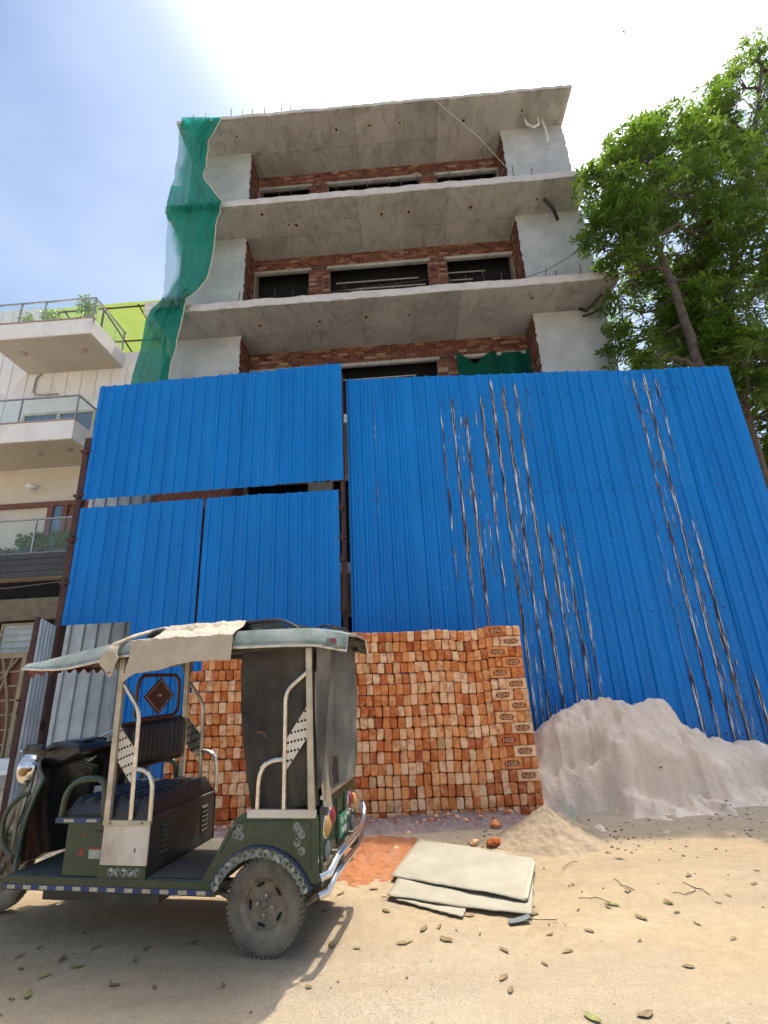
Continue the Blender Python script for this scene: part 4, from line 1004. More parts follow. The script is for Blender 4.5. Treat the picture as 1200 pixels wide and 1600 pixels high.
e('plate_mark', MB().box(-.3745, -.3725, -.075, -.02, .55, .58).box(-.3745, -.3725, .01, .07, .55, .58).box(-.3745, -.3725, -.07, .06, .495, .525), M['sticker'], pt)
bz = [(-.36,.50,.385),(-.405,.47,.40),(-.425,.36,.455),(-.43,.18,.46),(-.43,-.18,.46),(-.425,-.36,.48),(-.41,-.47,.52),(-.39,-.50,.56)]
bp = e('bumper', MB().tube(bz, .021, 10), M['chrome'], smooth=True)
e('lower_tube', MB().tube([(x+.01, y*.99, z-.085) for x, y, z in bz], .019, 10), M['chrome'], bp, smooth=True)
for s in (.20, -.23): e('bracket', MB().box(-.43, -.30, s, s+.03, .36, .45), M['rim'], bp)
# --- benches
e('rear_bench_box', MB().box(-.33, .10, -.435, .435, .346, .60), M['boxdark'])
e('rear_seat', MB().box(-.26, .13, -.42, .42, .602, .69), M['seatblk'], bevel=.03)
e('rear_backrest', MB().prism([(-.33,.70),(-.25,.70),(-.275,1.10),(-.325,1.10)], -.42, .42, 'y'), M['seatblk'], bevel=.02)
fb = e('front_bench_box', MB().box(.785, 1.37, -.44, .44, .347, .655), M['boxdark'], bevel=.006)
for s in (.26, -.28):
    for i in range(6): e('louver', MB().prism([(.784,.43+i*.028),(.772,.437+i*.028),(.784,.45+i*.028)], s-.045, s+.045, 'y'), M['boxdark'], fb)
def cushion(x0, x1, z0, z1, n, mat='seatblk'):
    def fn(u, v):
        y = -.43+.86*v; x = x0+(x1-x0)*u
        ed = min(1, 8*min(u, 1-u))**.5*min(1, 14*min(v, 1-v))**.5
        q = abs(math.sin(u*math.pi*n))**.5*.75+.25*abs(math.sin(v*math.pi*9))**.4
        return (x, y, z0+(z1-z0)*ed*(.72+.28*q)+.004*fbm(x*9, y*9))
    return MB().grid(fn, 40, 60).box(x0, x1, -.43, .43, z0-.02, z0)
e('front_seat', cushion(.80, 1.10, .675, .765, 3), M['seatblk'], smooth=True)
e('driver_seat', cushion(1.12, 1.43, .675, .755, 3), M['seatblk'], smooth=True)
# quilted backrest between the seats
def back(u, v):
    y = -.40+.80*u; z = .915+.255*v; ed = min(1, 10*min(u, 1-u))**.5*min(1, 6*min(v, 1-v))**.5
    return (1.085-.030*ed*(.6+.4*abs(math.sin(u*math.pi*13))**.6), y, z)
br = e('backrest', MB().grid(back, 90, 14), M['seatblk'], smooth=True, solid=.02)
fr_ = [(1.10, -.41, .90), (1.10, -.41, 1.15), (1.10, -.38, 1.18), (1.10, .40, 1.18), (1.10, .41, 1.15), (1.10, .41, .92), (1.10, .38, .90)]
e('backrest_frame', MB().tube(fr_, .013, 8, closed=True), M['rustred'], br, smooth=True)
# diamond ornament in a round-cornered loop
dl = [(1.10, y, z) for y, z in [(.27,1.235),(.27,1.40),(.25,1.46),(.20,1.49),(-.24,1.49),(-.30,1.46),(-.32,1.40),(-.32,1.26),(-.30,1.22),(-.24,1.20),(.22,1.20)]]
dm = e('diamond_panel', MB().prism([(-.025,1.475),(-.235,1.345),(-.025,1.215),(.185,1.345)], 1.095, 1.101, 'x'), M['rustred'])
e('loop_frame', MB().tube(dl, .014, 8, closed=True), M['rustred'], dm, smooth=True)
db = MB()
for t in [i/14 for i in range(14)]:
    for (a, b2) in (((-.025,1.455),(-.203,1.345)), ((-.203,1.345),(-.025,1.235)), ((-.025,1.235),(.153,1.345)), ((.153,1.345),(-.025,1.455))):
        y, z = a[0]+(b2[0]-a[0])*t, a[1]+(b2[1]-a[1])*t; db.box(1.0925, 1.0948, y-.004, y+.004, z-.004, z+.004)
e('stud_line', db, M['steel'], dm)
e('badge', MB().box(1.092, 1.0948, -.055, .01, 1.343, 1.349).box(1.092, 1.0948, -.04, -.005, 1.352, 1.358), M['steel'], dm)
# --- posts, grab tubes, perforated plates (both sides)
def curve3(pts, n=6):
    """round the corners of a polyline"""
    P = [Vector(p) for p in pts]; o = [P[0]]
    for i in range(1, len(P)-1):
        a, b, c = P[i-1], P[i], P[i+1]; r = min((a-b).length, (c-b).length, .07)*.9
        s, t = b+(a-b).normalized()*r, b+(c-b).normalized()*r
        for k in range(n+1): q = k/n; o.append(s*(1-q)**2+b*2*q*(1-q)+t*q*q)
    return o+[P[-1]]
def perf(poly, y, parent):
    pl_ = e('perforated_plate', MB().prism(poly, y-.003, y+.003, 'y'), M['whitepanel'] if y > 0 else M['steel'], parent)
    hb = MB(); a, b2, c, d = [Vector((p[0], 0, p[1])) for p in poly]
    for i in range(7):
        for j in range(3):
            u, v = (j+.5+(.25 if i % 2 else -.25))/3, (i+.5)/7
            if not .05 < u < .95: continue
            p = (a*(1-u)+b2*u)*(1-v)+(d*(1-u)+c*u)*v
            hb.lathe([(0,-.0045),(.0075,-.0045),(.0075,.0045),(0,.0045)], 8, 'y', (p.x, y, p.z))
    tag(e('perforations', hb, M['hole'], pl_), kind='stuff')
for s in (1, -1):
    y = .455*s
    fp = e('front_post', MB().bar((1.092,y,.64),(1.112,y,1.60),.040,.036), M['post'], bevel=.004)
    e('gusset', MB().prism([(1.09,1.47),(1.13,1.47),(1.19,1.60),(1.06,1.60)], y-.004, y+.004, 'y'), M['stickgrey'], fp)
    rpst = e('rear_post', MB().bar((-.296,y,.69),(-.276,y,1.60),.042,.036), M['post'], bevel=.004)
    e('grab_tube', MB().tube(curve3([(1.085,y,1.43),(.945,y,1.27),(.925,y,.64)]), .0145, 8), M['steel'], fp, smooth=True)
    e('grab_tube', MB().tube(curve3([(.935,y,.925),(.845,y,.922),(.79,y,.86),(.785,y,.64)]), .0145, 8), M['steel'], fp, smooth=True)
    e('grab_tube', MB().tube(curve3([(-.27,y,1.455),(-.118,y,1.345),(-.118,y,.70)]), .0145, 8), M['steel'], rpst, smooth=True)
    e('grab_tube', MB().tube(curve3([(-.118,y,.965),(-.01,y,.96),(.050,y,.90),(.056,y,.70)]), .0145, 8), M['steel'], rpst, smooth=True)
    perf([(1.080,1.175),(.950,1.045),(.950,.845),(1.072,.975)], y, fp)
    perf([(-.262,1.255),(-.128,1.075),(-.128,.905),(-.262,1.075)], y, rpst)
# --- white side panel, dark sill with stickers
wp = e('front_side_panel', MB().box(.782, 1.112, .444, .458, .408, .640), M['whitepanel'], bevel=.003)
e('cap_rail', MB().box(.775, 1.118, .440, .470, .618, .646), M['post'], wp, bevel=.003)
e('bolt', MB().lathe([(0,.006),(.007,.005),(.008,0)], 8, 'y', (.83,.47,.632)).lathe([(0,.006),(.007,.005),(.008,0)], 8, 'y', (1.06,.47,.632)), M['rim'], wp)
e('panel_mark', MB().box(.865, .875, .4585, .4595, .475, .50), M['red'], wp)
sp_ = e('sill_panel', MB().box(.778, 1.112, .448, .464, .344, .406), M['rgreen'])
hexpatch([(.84+.045*i, .378) for i in range(5)], .022, .4645, ['sticker', 'stickgrey', 'creamtape'], sp_)
e('front_side_panel', MB().box(.782, 1.112, -.458, -.444, .346, .640), M['boxdark'])
# --- driver's seat box, armrests
dbx = e('driver_seat_box', MB().box(1.114, 1.385, .30, .452, .347, .648), M['rgreen'], bevel=.004)
e('warning_sticker', MB().prism([(1.285,.455),(1.235,.455),(1.26,.50)], .4525, .4538, 'y').box(1.245, 1.262, .4525, .4538, .555, .572), M['red'], dbx)
e('label_sticker', MB().box(1.118, 1.205, .4525, .4538, .44, .495), M['sticker'], dbx)
e('label_band', MB().box(1.118, 1.205, .4539, .4545, .487, .497), M['red'], dbx)
e('latch', MB().box(1.12, 1.17, .4525, .459, .575, .59), M['black'], dbx)
for s in (1, -1):
    y = .445*s
    ar = e('armrest', MB().tube(curve3([(1.452,y,.66),(1.442,y,.80),(1.36,y,.868),(1.155,y,.872),(1.128,y,.66)]), .019, 8), M['rgreen'], smooth=True)
    e('armrest_base', MB().box(1.12, 1.475, y-.025, y+.025, .628, .660), M['rgreen'], ar, bevel=.003)
    if s > 0:
        e('reflective_strip', MB().box(1.13, 1.465, y+.0255, y+.0275, .632, .656), M['bluetape'], ar)
        for x in (1.16, 1.33): e('reflective_dash', MB().box(x, x+.075, y+.028, y+.030, .636, .652), M['creamtape'], ar)
# --- front: leg shield, fork, mudguard, headlight, handlebar, dash
def shield(u, v):
    t = 2*u-1; y = t*(.40-.11*v); z = .33+.62*v-.10*v*t*t
    x = 1.785+.045*math.sin(v*math.pi)-.02*v+.24*(1-t*t)*(.55+.45*v)+.012*math.sin(u*math.pi*6)*(1-v)
    return (x, y, z)
shd = e('leg_shield', MB().grid(shield, 40, 24), M['black'], smooth=True, solid=.014)
e('shield_rim', MB().tube([shield(1, i/24) for i in range(25)]+[shield(1-i/24, 1) for i in range(25)]+[shield(0, 1-i/24) for i in range(25)], .014, 8), M['rgreen'], shd, smooth=True)
e('front_cowl', MB().grid(lambda u, v: (shield(u, v*.9)[0]+.04+.10*math.sin(v*math.pi)*math.cos((u-.5)*math.pi), (u-.5)*(.72-.2*v), .42+.40*v), 24, 16), M['rgreen'], smooth=True, solid=.01)
sg = e('side_guard', MB().tube(curve3([(1.83,.39,.42),(1.93,.40,.49),(1.95,.40,.66),(1.87,.39,.76),(1.80,.36,.78)]), .016, 8), M['rgreen'], smooth=True)
e('guard_chain', MB().tube([(1.86,.37,.74),(1.87,.37,.60),(1.86,.37,.46)], .012, 6), M['rim'], sg)
mg = e('mudguard', MB(), M['rgreen']) if False else None
def mud(u, v):
    a = R(-12+170*u); r = .275+.012*math.cos((v-.5)*math.pi*2)*0; y = (v-.5)*.16; rr = r-.05*(2*v-1)**2
    return (2.235+rr*math.cos(a), y, WRAD+rr*math.sin(a))
e('mudguard', MB().grid(mud, 30, 10), M['rgreen'], smooth=True, solid=.005)
e('fork', MB().tube([(2.235,.075,WRAD),(2.20,.085,.50),(2.10,.06,.80)], .020, 8).tube([(2.235,-.075,WRAD),(2.20,-.085,.50),(2.10,-.06,.80)], .020, 8).tube([(2.235,-.10,WRAD),(2.235,.10,WRAD)], .014, 8), M['rim'], smooth=True)
e('steering_column', MB().tube([(2.12,0,.72),(1.98,0,.99)], .026, 10), M['black'], smooth=True)
hl = e('headlight', MB().lathe([(0,-.10),(.05,-.095),(.085,-.06),(.098,0),(.100,.035)], 24, 'x', (2.13,.02,.885)), M['chrome'], smooth=True)
e('headlight_lens', MB().lathe([(.098,.036),(.07,.055),(0,.065)], 24, 'x', (2.13,.02,.885)), M['glassblue'], hl, smooth=True)
for s in (1, -1):
    e('indicator', MB().ball((2.06,s*.17,.88), (.035,.03,.03), 10, 7).tube([(2.08,s*.05,.88),(2.06,s*.16,.88)], .008, 6), M['amber'], smooth=True)
hb_ = e('handlebar', MB().tube(curve3([(1.78,.36,1.03),(1.86,.24,1.05),(1.97,.08,1.00),(1.97,-.08,1.00),(1.86,-.24,1.05),(1.78,-.36,1.03)]), .013, 8), M['chrome'], smooth=True)
for s in (1, -1):
    e('grip', MB().tube([(1.775,s*.37,1.03),(1.845,s*.265,1.047)], .020, 10), M['black'], hb_, smooth=True)
    e('brake_lever', MB().tube([(1.85,s*.24,1.06),(1.90,s*.33,1.045),(1.87,s*.43,1.04)], .007, 6).ball((1.87,s*.43,1.04), .011, 8, 6), M['chrome'], hb_, smooth=True)
dsh = e('dashboard', MB().prism([(1.66,.98),(1.70,1.035),(1.93,1.06),(2.06,1.00),(2.10,.90),(1.95,.88),(1.80,.92)], -.30, .06, 'y'), M['black'], bevel=.02)
e('meter', MB().box(1.74, 1.86, -.22, -.06, 1.050, 1.066), M['glassblue'], dsh)
e('windscreen_bar', MB().tube(curve3([(2.05,-.36,.86),(1.88,-.385,1.03),(1.70,-.39,1.10),(1.42,-.39,1.12)]), .014, 8).tube(curve3([(2.0,-.38,.80),(1.80,-.39,.98),(1.5,-.39,1.03)]), .012, 8), M['chrome'], smooth=True)
mr = e('mirror', MB().box(1.90, 2.02, .225, .24, 1.00, 1.065), M['black'], bevel=.008)
e('stem', MB().tube([(1.94,.10,.98),(1.94,.20,1.01),(1.95,.232,1.03)], .007, 6), M['chrome'], mr)
e('dash_sheet', MB().grid(lambda u, v: (1.50+.48*u, -.40+.02*math.sin(u*9), .70+.38*v-.12*u*v), 8, 6), M['black'], solid=.006)
e('cable', MB().tube([(1.93,.20,.93),(1.88,.27,.80),(1.90,.29,.65),(1.93,.30,.50)], .007, 6), M['black'], smooth=True)
# --- roof
def roof(u, v):
    x = -.50+2.45*u; t = 2*v-1; hw = .575-.10*max(0, (u-.82)/.18)**2
    if u < .09: hw *= .62+.38*math.sqrt(max(0, 1-(1-u/.09)**2))
    zc = 1.712+.022*math.sin(min(1, u*1.25)*math.pi)-.095*smooth((u-.52)/.48)**1.4-.03*max(0, (.06-u)/.06)
    sk = .092*(1-.72*smooth((u-.78)/.22))                     # rolled side skirt, tapering to the front lip
    drop = .016*t*t+sk*smooth((abs(t)-.90)/.10); y = hw*(t if abs(t) < .93 else math.copysign(.93+.07*math.sin((abs(t)-.93)/.07*1.57), t))
    return (x, y, zc-drop+.005*fbm(x*3, t*2))
rf = e('roof', MB().grid(roof, 80, 60), M['roof'], smooth=True, solid=.012)
e('roof_lining', MB().grid(lambda u, v: tuple(Vector(roof(.01+.98*u, .06+.88*v))-Vector((0,0,.030))), 40, 16), M['roofunder'], rf, smooth=True)
rimp = [roof(i/40, 0) for i in range(41)]+[roof(1, i/12) for i in range(1, 13)]+[roof(1-i/40, 1) for i in range(1, 41)]+[roof(0, 1-i/12) for i in range(1, 12)]
e('roof_piping', MB().tube([(x, y, z-.004) for x, y, z in rimp], .009, 6, closed=True), M['steel'], rf, smooth=True)
e('roof_corner_lens', MB().box(-.497, -.43, .566, .578, 1.600, 1.640), M['stickgrey'], rf)
e('roof_corner_lens', MB().box(-.49, -.46, .579, .581, 1.612, 1.632), M['red'], rf)
for s in (1, -1): e('roof_beam', MB().box(-.40, 1.75, s*.44-.016, s*.44+.016, 1.595, 1.628), M['boxdark'], rf)
e('fringe', MB().grid(lambda u, v: (1.10+.78*u, .535-.05*u*u, 1.615-.06*smooth((u-.3)/.7)-.045*v*(.75+.35*math.sin(u*55))), 110, 2), M['fringe'], rf, solid=.004)
e('fringe', MB().grid(lambda u, v: (1.92-.02*v, -.45+.9*u, 1.590-.045*v*(.75+.35*math.sin(u*50))), 110, 2), M['fringe'], rf, solid=.004)
# roof rack with black board
rk = e('roof_rack', MB().box(.20, .98, -.36, .36, 1.755, 1.767), M['boxdark'])
for s in (1, -1):
    e('rack_rail', MB().tube(curve3([(1.02,s*.38,1.70),(.96,s*.38,1.775),(-.02,s*.38,1.795),(-.13,s*.38,1.755),(-.20,s*.38,1.70)]), .012, 8), M['black'], rk, smooth=True)
    e('rack_board', MB().prism([(1.0,1.712),(.96,1.765),(.0,1.785),(-.10,1.745),(-.15,1.712)], s*.365-.004, s*.365+.004, 'y'), M['black'], rk)
    e('rack_text', MB().box(.10, .165, s*.3705 if s > 0 else -.3735, s*.3735 if s > 0 else -.3705, 1.742, 1.747), M['sticker'], rk)
e('rack_rail', MB().tube([(-.13,-.38,1.755),(-.13,.38,1.755)], .011, 8).tube([(-.20,-.38,1.70),(-.20,.38,1.70)], .011, 8), M['black'], rk, smooth=True)
e('rack_rail', MB().tube(curve3([(-.20,.10,1.70),(-.22,.08,1.765),(-.33,.08,1.755),(-.39,.08,1.70)]), .011, 8).tube(curve3([(-.20,-.30,1.70),(-.22,-.32,1.765),(-.33,-.32,1.755),(-.39,-.32,1.70)]), .011, 8).tube([(-.33,.08,1.755),(-.33,-.32,1.755)], .011, 8), M['black'], rk, smooth=True)
# --- curtains
def cur(u, v):
    x = .215-.11*v*v-(.50)*u*(1-.12*v); z = 1.60-.90*v+.02*u
    return (x, .424+.016*math.sin(u*9+v*3)+.012*fbm(u*4, v*5, 3)+.006*math.sin(u*31), z)
sc_ = e('side_curtain', MB().grid(cur, 40, 40), M['curtain'], smooth=True)
e('patch', MB().prism([(.095,1.115),(.055,1.125),(.02,1.115),(.0,1.075),(.025,1.085),(.035,1.105)], .452, .455, 'y'), M['rustred'], sc_)
e('side_curtain', MB().grid(lambda u, v: (.12-.42*u, -.424+.014*math.sin(u*11+v*3), 1.60-.90*v), 20, 10), M['curtain'], smooth=True)
def rcur(u, v):
    y = .46-.94*u; z = 1.60-.86*v-.02*math.sin(u*6)
    return (-.350-.022*math.sin(u*8+v*1.5)-.02*fbm(u*5, v*4, 7)-.03*v*smooth((u-.75)/.25)*math.sin(v*3), y*(1-.06*v), z)
e('rear_curtain', MB().grid(rcur, 50, 40), M['curtaingrey'], smooth=True)
def scur(u, v):
    x = -.335-.10*u*(1-.55*v); z = 1.605-.80*v+.05*u*v
    return (x, .478+.022*math.sin(u*5+v*4)*(.4+v)-.05*v*v*u, z)
e('rear_curtain', MB().grid(scur, 24, 40), M['curtaingrey'], smooth=True)
e('curtain_lining', MB().grid(lambda u, v: (-.312-.05*u-.05*v*v, .440+.018*math.sin(v*4)-.02*u, 1.45-.74*v), 8, 24), M['beige'], smooth=True)
# --- canvas thrown over the rack
def tarp(u, v):
    x = .99-.78*u; path = [(-.42,1.73),(-.39,1.80),(-.30,1.808),(.0,1.806),(.30,1.808),(.395,1.80),(.44,1.760),(.555,1.725),(.598,1.700),(.604,1.60),(.607,1.515)]
    t = v*(len(path)-1); i = min(int(t), len(path)-2); f = t-i
    y = path[i][0]*(1-f)+path[i+1][0]*f; z = path[i][1]*(1-f)+path[i+1][1]*f
    fr = smooth((.34-u)/.34)                                   # front end sags off the rack
    if v < .78: z -= .105*smooth((.26-u)/.26)
    wr = (.016*(abs(fbm(x*5+y*4, y*4-x*2, 2))-.15)+.008*abs(fbm(x*15, y*11, 4))+.003*fbm(x*40, y*33, 4))*(.7 if v < .80 else .3)*(1-smooth((u-.86)/.14))
    if v > .82:
        z -= (v-.82)/.18*(-.035+.05*(1-u)+.012*math.sin(u*7)); y += .014*math.sin(u*13)*(v-.82)/.18
        x += .02*(v-.82)/.18*math.sin(u*3)
        if u < .14: z -= .06*(1-u/.14)*(v-.82)/.18
    x += .05*fr*fbm(v*4, 1.3, 3)
    return (x, y+wr, z+abs(wr)*1.2)
TPN = thing('canvas_tarp', 'beige canvas thrown over the rickshaw roof rack and hanging down its side', 'tarp', (-.700, 3.596, 0), R(169.0)); TPN.scale = (.955, .83, 1)
ob('canvas', MB().grid(tarp, 110, 130), M['tarp'], TPN, True, False, solid=.002)
roll = [(.80,-.20,1.80),(.86,.05,1.815),(.93,.28,1.80),(1.03,.47,1.745),(1.10,.585,1.69),(1.12,.615,1.60),(1.11,.61,1.50)]
def rollg(u, v):
    t = u*(len(roll)-1); i = min(int(t), len(roll)-2); f = t-i; p = Vector(roll[i])*(1-f)+Vector(roll[i+1])*f
    a = 2*math.pi*v; r = (.015+.034*smooth((u-.62)/.25)*(1-.85*smooth((u-.85)/.15)))*(1+.45*fbm(u*13, math.cos(a)*2.2, 5))
    return (p.x+r*1.3*math.cos(a), p.y+r*.35*math.sin(a), p.z+r*math.sin(a)*.8)
ob('rolled_edge', MB().grid(rollg, 50, 14), M['tarp'], TPN, True, False)
ob('hole', MB().prism([(.62,.46),(.60,.472),(.56,.47),(.545,.452),(.58,.455)], 1.752, 1.756, 'z'), M['hole'], TPN)

# ================================================================== NEIGHBOUR HOUSE (left)
NO = Vector((-7.14, 10.0, 0))
NB = thing('neighbour_house', 'white house with glass balconies left of the unfinished building', 'house', NO, R(-2.3))
def nn(name, mb, mat, parent=NB, **k): return ob(name, mb, mat, parent, **k)
NY = 1.45
nn('wall', MB().box(-9, .9, NY, NY+.25, 9.05, 10.4).box(-9, -2.6, NY, NY+.25, 6.95, 9.05).box(-.55, .9, NY, NY+.25, 6.95, 9.05).box(-2.6, -.55, NY, NY+.25, 8.62, 9.05), M['white'])
nn('wall', MB().box(-9, -2.72, NY-.02, NY-.005, 7.46, 12.2), M['white'])
nn('wall', MB().box(-9, .9, NY, NY+.25, 0, 6.95), M['cream'])
nn('side_wall', MB().box(.9, 1.1, NY, 12, 0, 10.4), M['white'])
nn('back_wall', MB().box(-9, .9, 11.8, 12, 0, 10.4), M['white'])
# wall tile joints that show as thin dark lines
for i in range(9): nn('wall_joint', MB().box(-2.4+i*.42, -2.388+i*.42, NY-.004, NY+.01, 9.06, 9.90), M['copper'])
for i in range(7): nn('wall_joint', MB().box(-3.2-i*.35, -3.188-i*.35, NY-.026, NY-.018, 7.5, 12.1), M['copper'])
def balcony(z0, z1, x0, x1, parent=NB):
    b = nn('balcony', MB().box(x0, x1, 0, NY, z0+.02, z1), M['white'], bevel=.012)
    nn('soffit', MB().box(x0+.02, x1-.02, .02, NY-.01, z0, z0+.019), M['ceil'], b)
    nn('coping', MB().box(x0-.02, x1+.025, -.025, .10, z1+.001, z1+.025), M['copper'], b)
    return b
b1 = balcony(9.90, 10.38, -2.72, 0); b2 = balcony(6.95, 7.46, -5.2, .0); b3 = balcony(3.72, 4.24, -5.2, .75)
for b, ls in ((b1, [(-2.15, .55), (-.55, .62)]), (b2, [(-1.25, .6), (-.42, .5), (-2.4, .6)])):
    z = 9.90 if b is b1 else 6.95
    for x, y in ls: nn('downlight', MB().lathe([(0,-.028),(.07,-.026),(.095,-.012),(.10,0)], 18, 'z', (x, y, z-.001)), M['copper'], b, smooth=True)
def railing(zb, zt, x0, x1, posts, parent, side=NY, th=.03):
    nn('top_rail', MB().box(x0, x1+.02, .02, .02+th*1.3, zt-th, zt).box(x1-.02, x1+.02, .02+th*1.3+.001, side, zt-th, zt), M['railsteel'], parent)
    for x in posts: nn('rail_post', MB().box(x-.016, x+.016, .025, .055, zb, zt-th), M['railsteel'], parent)
    nn('rail_post', MB().box(x1-.016, x1+.016, side-.1, side-.07, zb, zt-th), M['railsteel'], parent)
    ps = sorted(posts)
    for a, c in zip(ps, ps[1:]): nn('glass_pane', MB().box(a+.02, c-.02, .036, .044, zb+.02, zt-th-.01), M['glass'], parent)
    nn('glass_pane', MB().box(x1-.004, x1+.004, .07, side-.11, zb+.02, zt-th-.01), M['glass'], parent)
railing(10.40, 11.05, -2.7, -.04, [-2.68, -2.0, -1.35, -.04], b1)
railing(7.485, 8.15, -5.2, -.03, [-4.2, -3.2, -2.2, -1.42, -.03], b2)
railing(4.265, 5.05, -5.2, .7, [-4.1, -2.9, -1.7, -.48, .68], b3)
# sliding window on the middle balcony
wn = nn('window', MB().box(-2.6, -2.53, NY-.04, NY+.06, 7.47, 8.62).box(-1.62, -1.55, NY-.04, NY+.06, 7.47, 8.62).box(-.62, -.55, NY-.04, NY+.06, 7.47, 8.62).box(-2.53, -1.62, NY-.04, NY+.06, 8.55, 8.62).box(-1.55, -.62, NY-.04, NY+.06, 8.55, 8.62), M['whitepanel'])
nn('pane', MB().box(-2.53, -1.62, NY+.01, NY+.02, 7.47, 8.55), M['glassblue'], wn); nn('pane', MB().box(-1.55, -.62, NY+.01, NY+.02, 7.47, 8.55), M['glassblue'], wn)
nn('opening_shade_panel', MB().box(-.5, .6, NY-.01, NY-.001, 8.1, 8.6), M['hole'])  # black panel on the wall face, standing in for an unlit opening
nn('gutter_pipe', MB().tube(curve3([(-2.3,NY-.02,9.88),(-2.42,NY-.05,9.75),(-2.42,NY-.05,9.25),(-2.25,NY-.05,9.18),(-1.7,NY-.04,9.18)]), .022, 8), M['railsteel'], smooth=True)
# lower storey: wooden frames behind the glass rail
wd = nn('wood_frame', MB().box(-2.9, 1.0, NY-.10, NY-.02, 5.86, 5.98).box(-2.9, -2.75, NY-.10, NY-.02, 4.24, 5.86).box(-1.35, -1.2, NY-.10, NY-.02, 4.24, 5.86).box(-.95, -.83, NY-.10, NY-.02, 4.24, 5.86), M['wood'])
nn('wood_panel', MB().box(-.83, 1.0, NY-.05, NY-.012, 4.24, 5.86), simple('red_brown_shutter', (.24, .075, .04), (.19, .06, .032), .6, scale=3), wd)
for i in range(8): nn('shutter_line', MB().box(-.82, .99, NY-.056, NY-.051, 4.45+i*.18, 4.458+i*.18), M['wood'], wd)
nn('pane', MB().box(-1.2, -.95, NY-.06, NY-.05, 4.24, 5.86), M['glassblue'], wd)
nn('wall_lamp', MB().ball((-1.75,NY-.25,6.35), (.14,.14,.08)).tube([(-1.75,NY-.02,6.45),(-1.75,NY-.25,6.42)], .02, 6), M['white'], smooth=True)
# ground storey: charcoal slats, black panel standing in for a shaded gap, stone band, window, lattice gate
for i in range(4): nn('slat', MB().box(-5.2, .74, -.05-.004*(i % 2), -.002, 3.725+i*.131, 3.725+i*.131+.122), M['slat'], b3)
nn('recess_shade_panel', MB().box(-5.2, .74, .35, .40, 3.30, 3.72), M['hole'])
nn('cable', MB().tube([(-2.4,.02,3.60),(-1.5,.02,3.54),(-.8,.02,3.53),(.5,.02,3.62)], .008, 5), M['railsteel'])
nn('stone_band', MB().box(-5.2, .74, .06, .34, 2.85, 3.30), M['stone'], bevel=.01)
nn('recess_shade_panel', MB().box(-5.2, .74, .45, .50, 0, 2.85), M['dark'])  # near-black panel stands in for the shade below the stone band
gw = nn('window', MB().box(-.86, -.82, .1, .16, 2.2, 2.8).box(-.18, -.14, .1, .16, 2.2, 2.8).box(-.82, -.18, .1, .16, 2.76, 2.8), M['lattice'])
nn('pane', MB().box(-.82, -.18, .125, .135, 2.2, 2.76), M['galv'], gw)
for i in range(4): nn('grille_bar', MB().box(-.82, -.18, .09, .099, 2.3+i*.13, 2.318+i*.13), M['creamtape'], gw)
# ---- lattice gate
LG = thing('lattice_gate', 'tan metal gate with crossing curved strips over brown panels, far left', 'gate', NO+Vector((-2.2, -.45, 0)), R(-2.3))
ob('back_panel', MB().box(0, 2.45, .05, .08, .35, 2.05), M['wood'], LG)
fr = MB().box(0, 2.5, -.02, .045, 2.06, 2.17).box(0, 2.5, -.02, .045, .22, .34)
for x in (0, 1.2, 2.42): fr.box(x, x+.08, -.021, .046, .341, 2.059)
ob('gate_frame', fr, M['lattice'], LG)
for x0 in (.08, 1.28):
    for i in range(6): ob('strip', MB().box(x0, x0+1.13, .012, .03, .55+i*.25, .583+i*.25), M['lattice'], LG)
    for k, (a, c, bw) in enumerate(((.05, .55, .18), (.35, 1.05, -.2), (.95, .30, .15), (.70, .10, -.15), (1.08, .75, .1), (.2, .95, .12), (.55, .65, .05))):
        ob('curved_strip', MB().tube([(x0+a+(c-a)*t+bw*math.sin(math.pi*t), -.002-.0015*k, .34+1.71*t) for t in [i/10 for i in range(11)]], .021, 6), M['lattice'], LG, True)
tag(ob('plinth', MB().box(-9.6, -6.2, 8.3, 9.4, 0, .22).box(-9.6, -6.2, 9.0, 9.4, .221, .36), M['white'], bevel=.01), 'pale entrance step in front of the lattice gate', 'step')
# ---- roof terrace: lime shade sheet on a steel frame, white beam, plants
cn_ = thing('shade_canopy', 'lime green shade sheet on a steel frame above the neighbour terrace', 'canopy', NO+Vector((0, 0, 10.4)), R(-2.3))
def can(u, v): return (-4.0+4.9*u, 2.0+4.4*v, 2.30-.85*v+.04*math.sin(u*30)*math.sin(v*9)+.03*fbm(u*5, v*5))
ob('shade_sheet', MB().grid(can, 60, 30), M['canopygreen'], cn_, True, False)
for v in (.02, .3, .6, .95): ob('frame_bar', MB().tube([Vector(can(0, v))-Vector((0,0,.07)), Vector(can(1, v))-Vector((0,0,.07))], .03, 6), M['rustframe'], cn_)
for u in (.05, .3, .55, .78, .97): ob('frame_bar', MB().tube([Vector(can(u, 0))-Vector((0,0,.10)), Vector(can(u, 1))-Vector((0,0,.10))], .025, 6), M['rustframe'], cn_)
for u in (.05, .55, .97):
    p = Vector(can(u, .02)); ob('frame_post', MB().tube([(p.x, p.y, -.02), (p.x, p.y, p.z-.1)], .03, 6), M['rustframe'], cn_)
nn('roof_beam', MB().box(.35, 1.1, 1.5, 5.5, 11.75, 12.15).box(.5, 1.1, 4.9, 5.4, 10.4, 11.749), M['white'], bevel=.01)
nn('parapet', MB().box(-9, .9, 6.6, 6.8, 10.4, 11.2), M['white'])
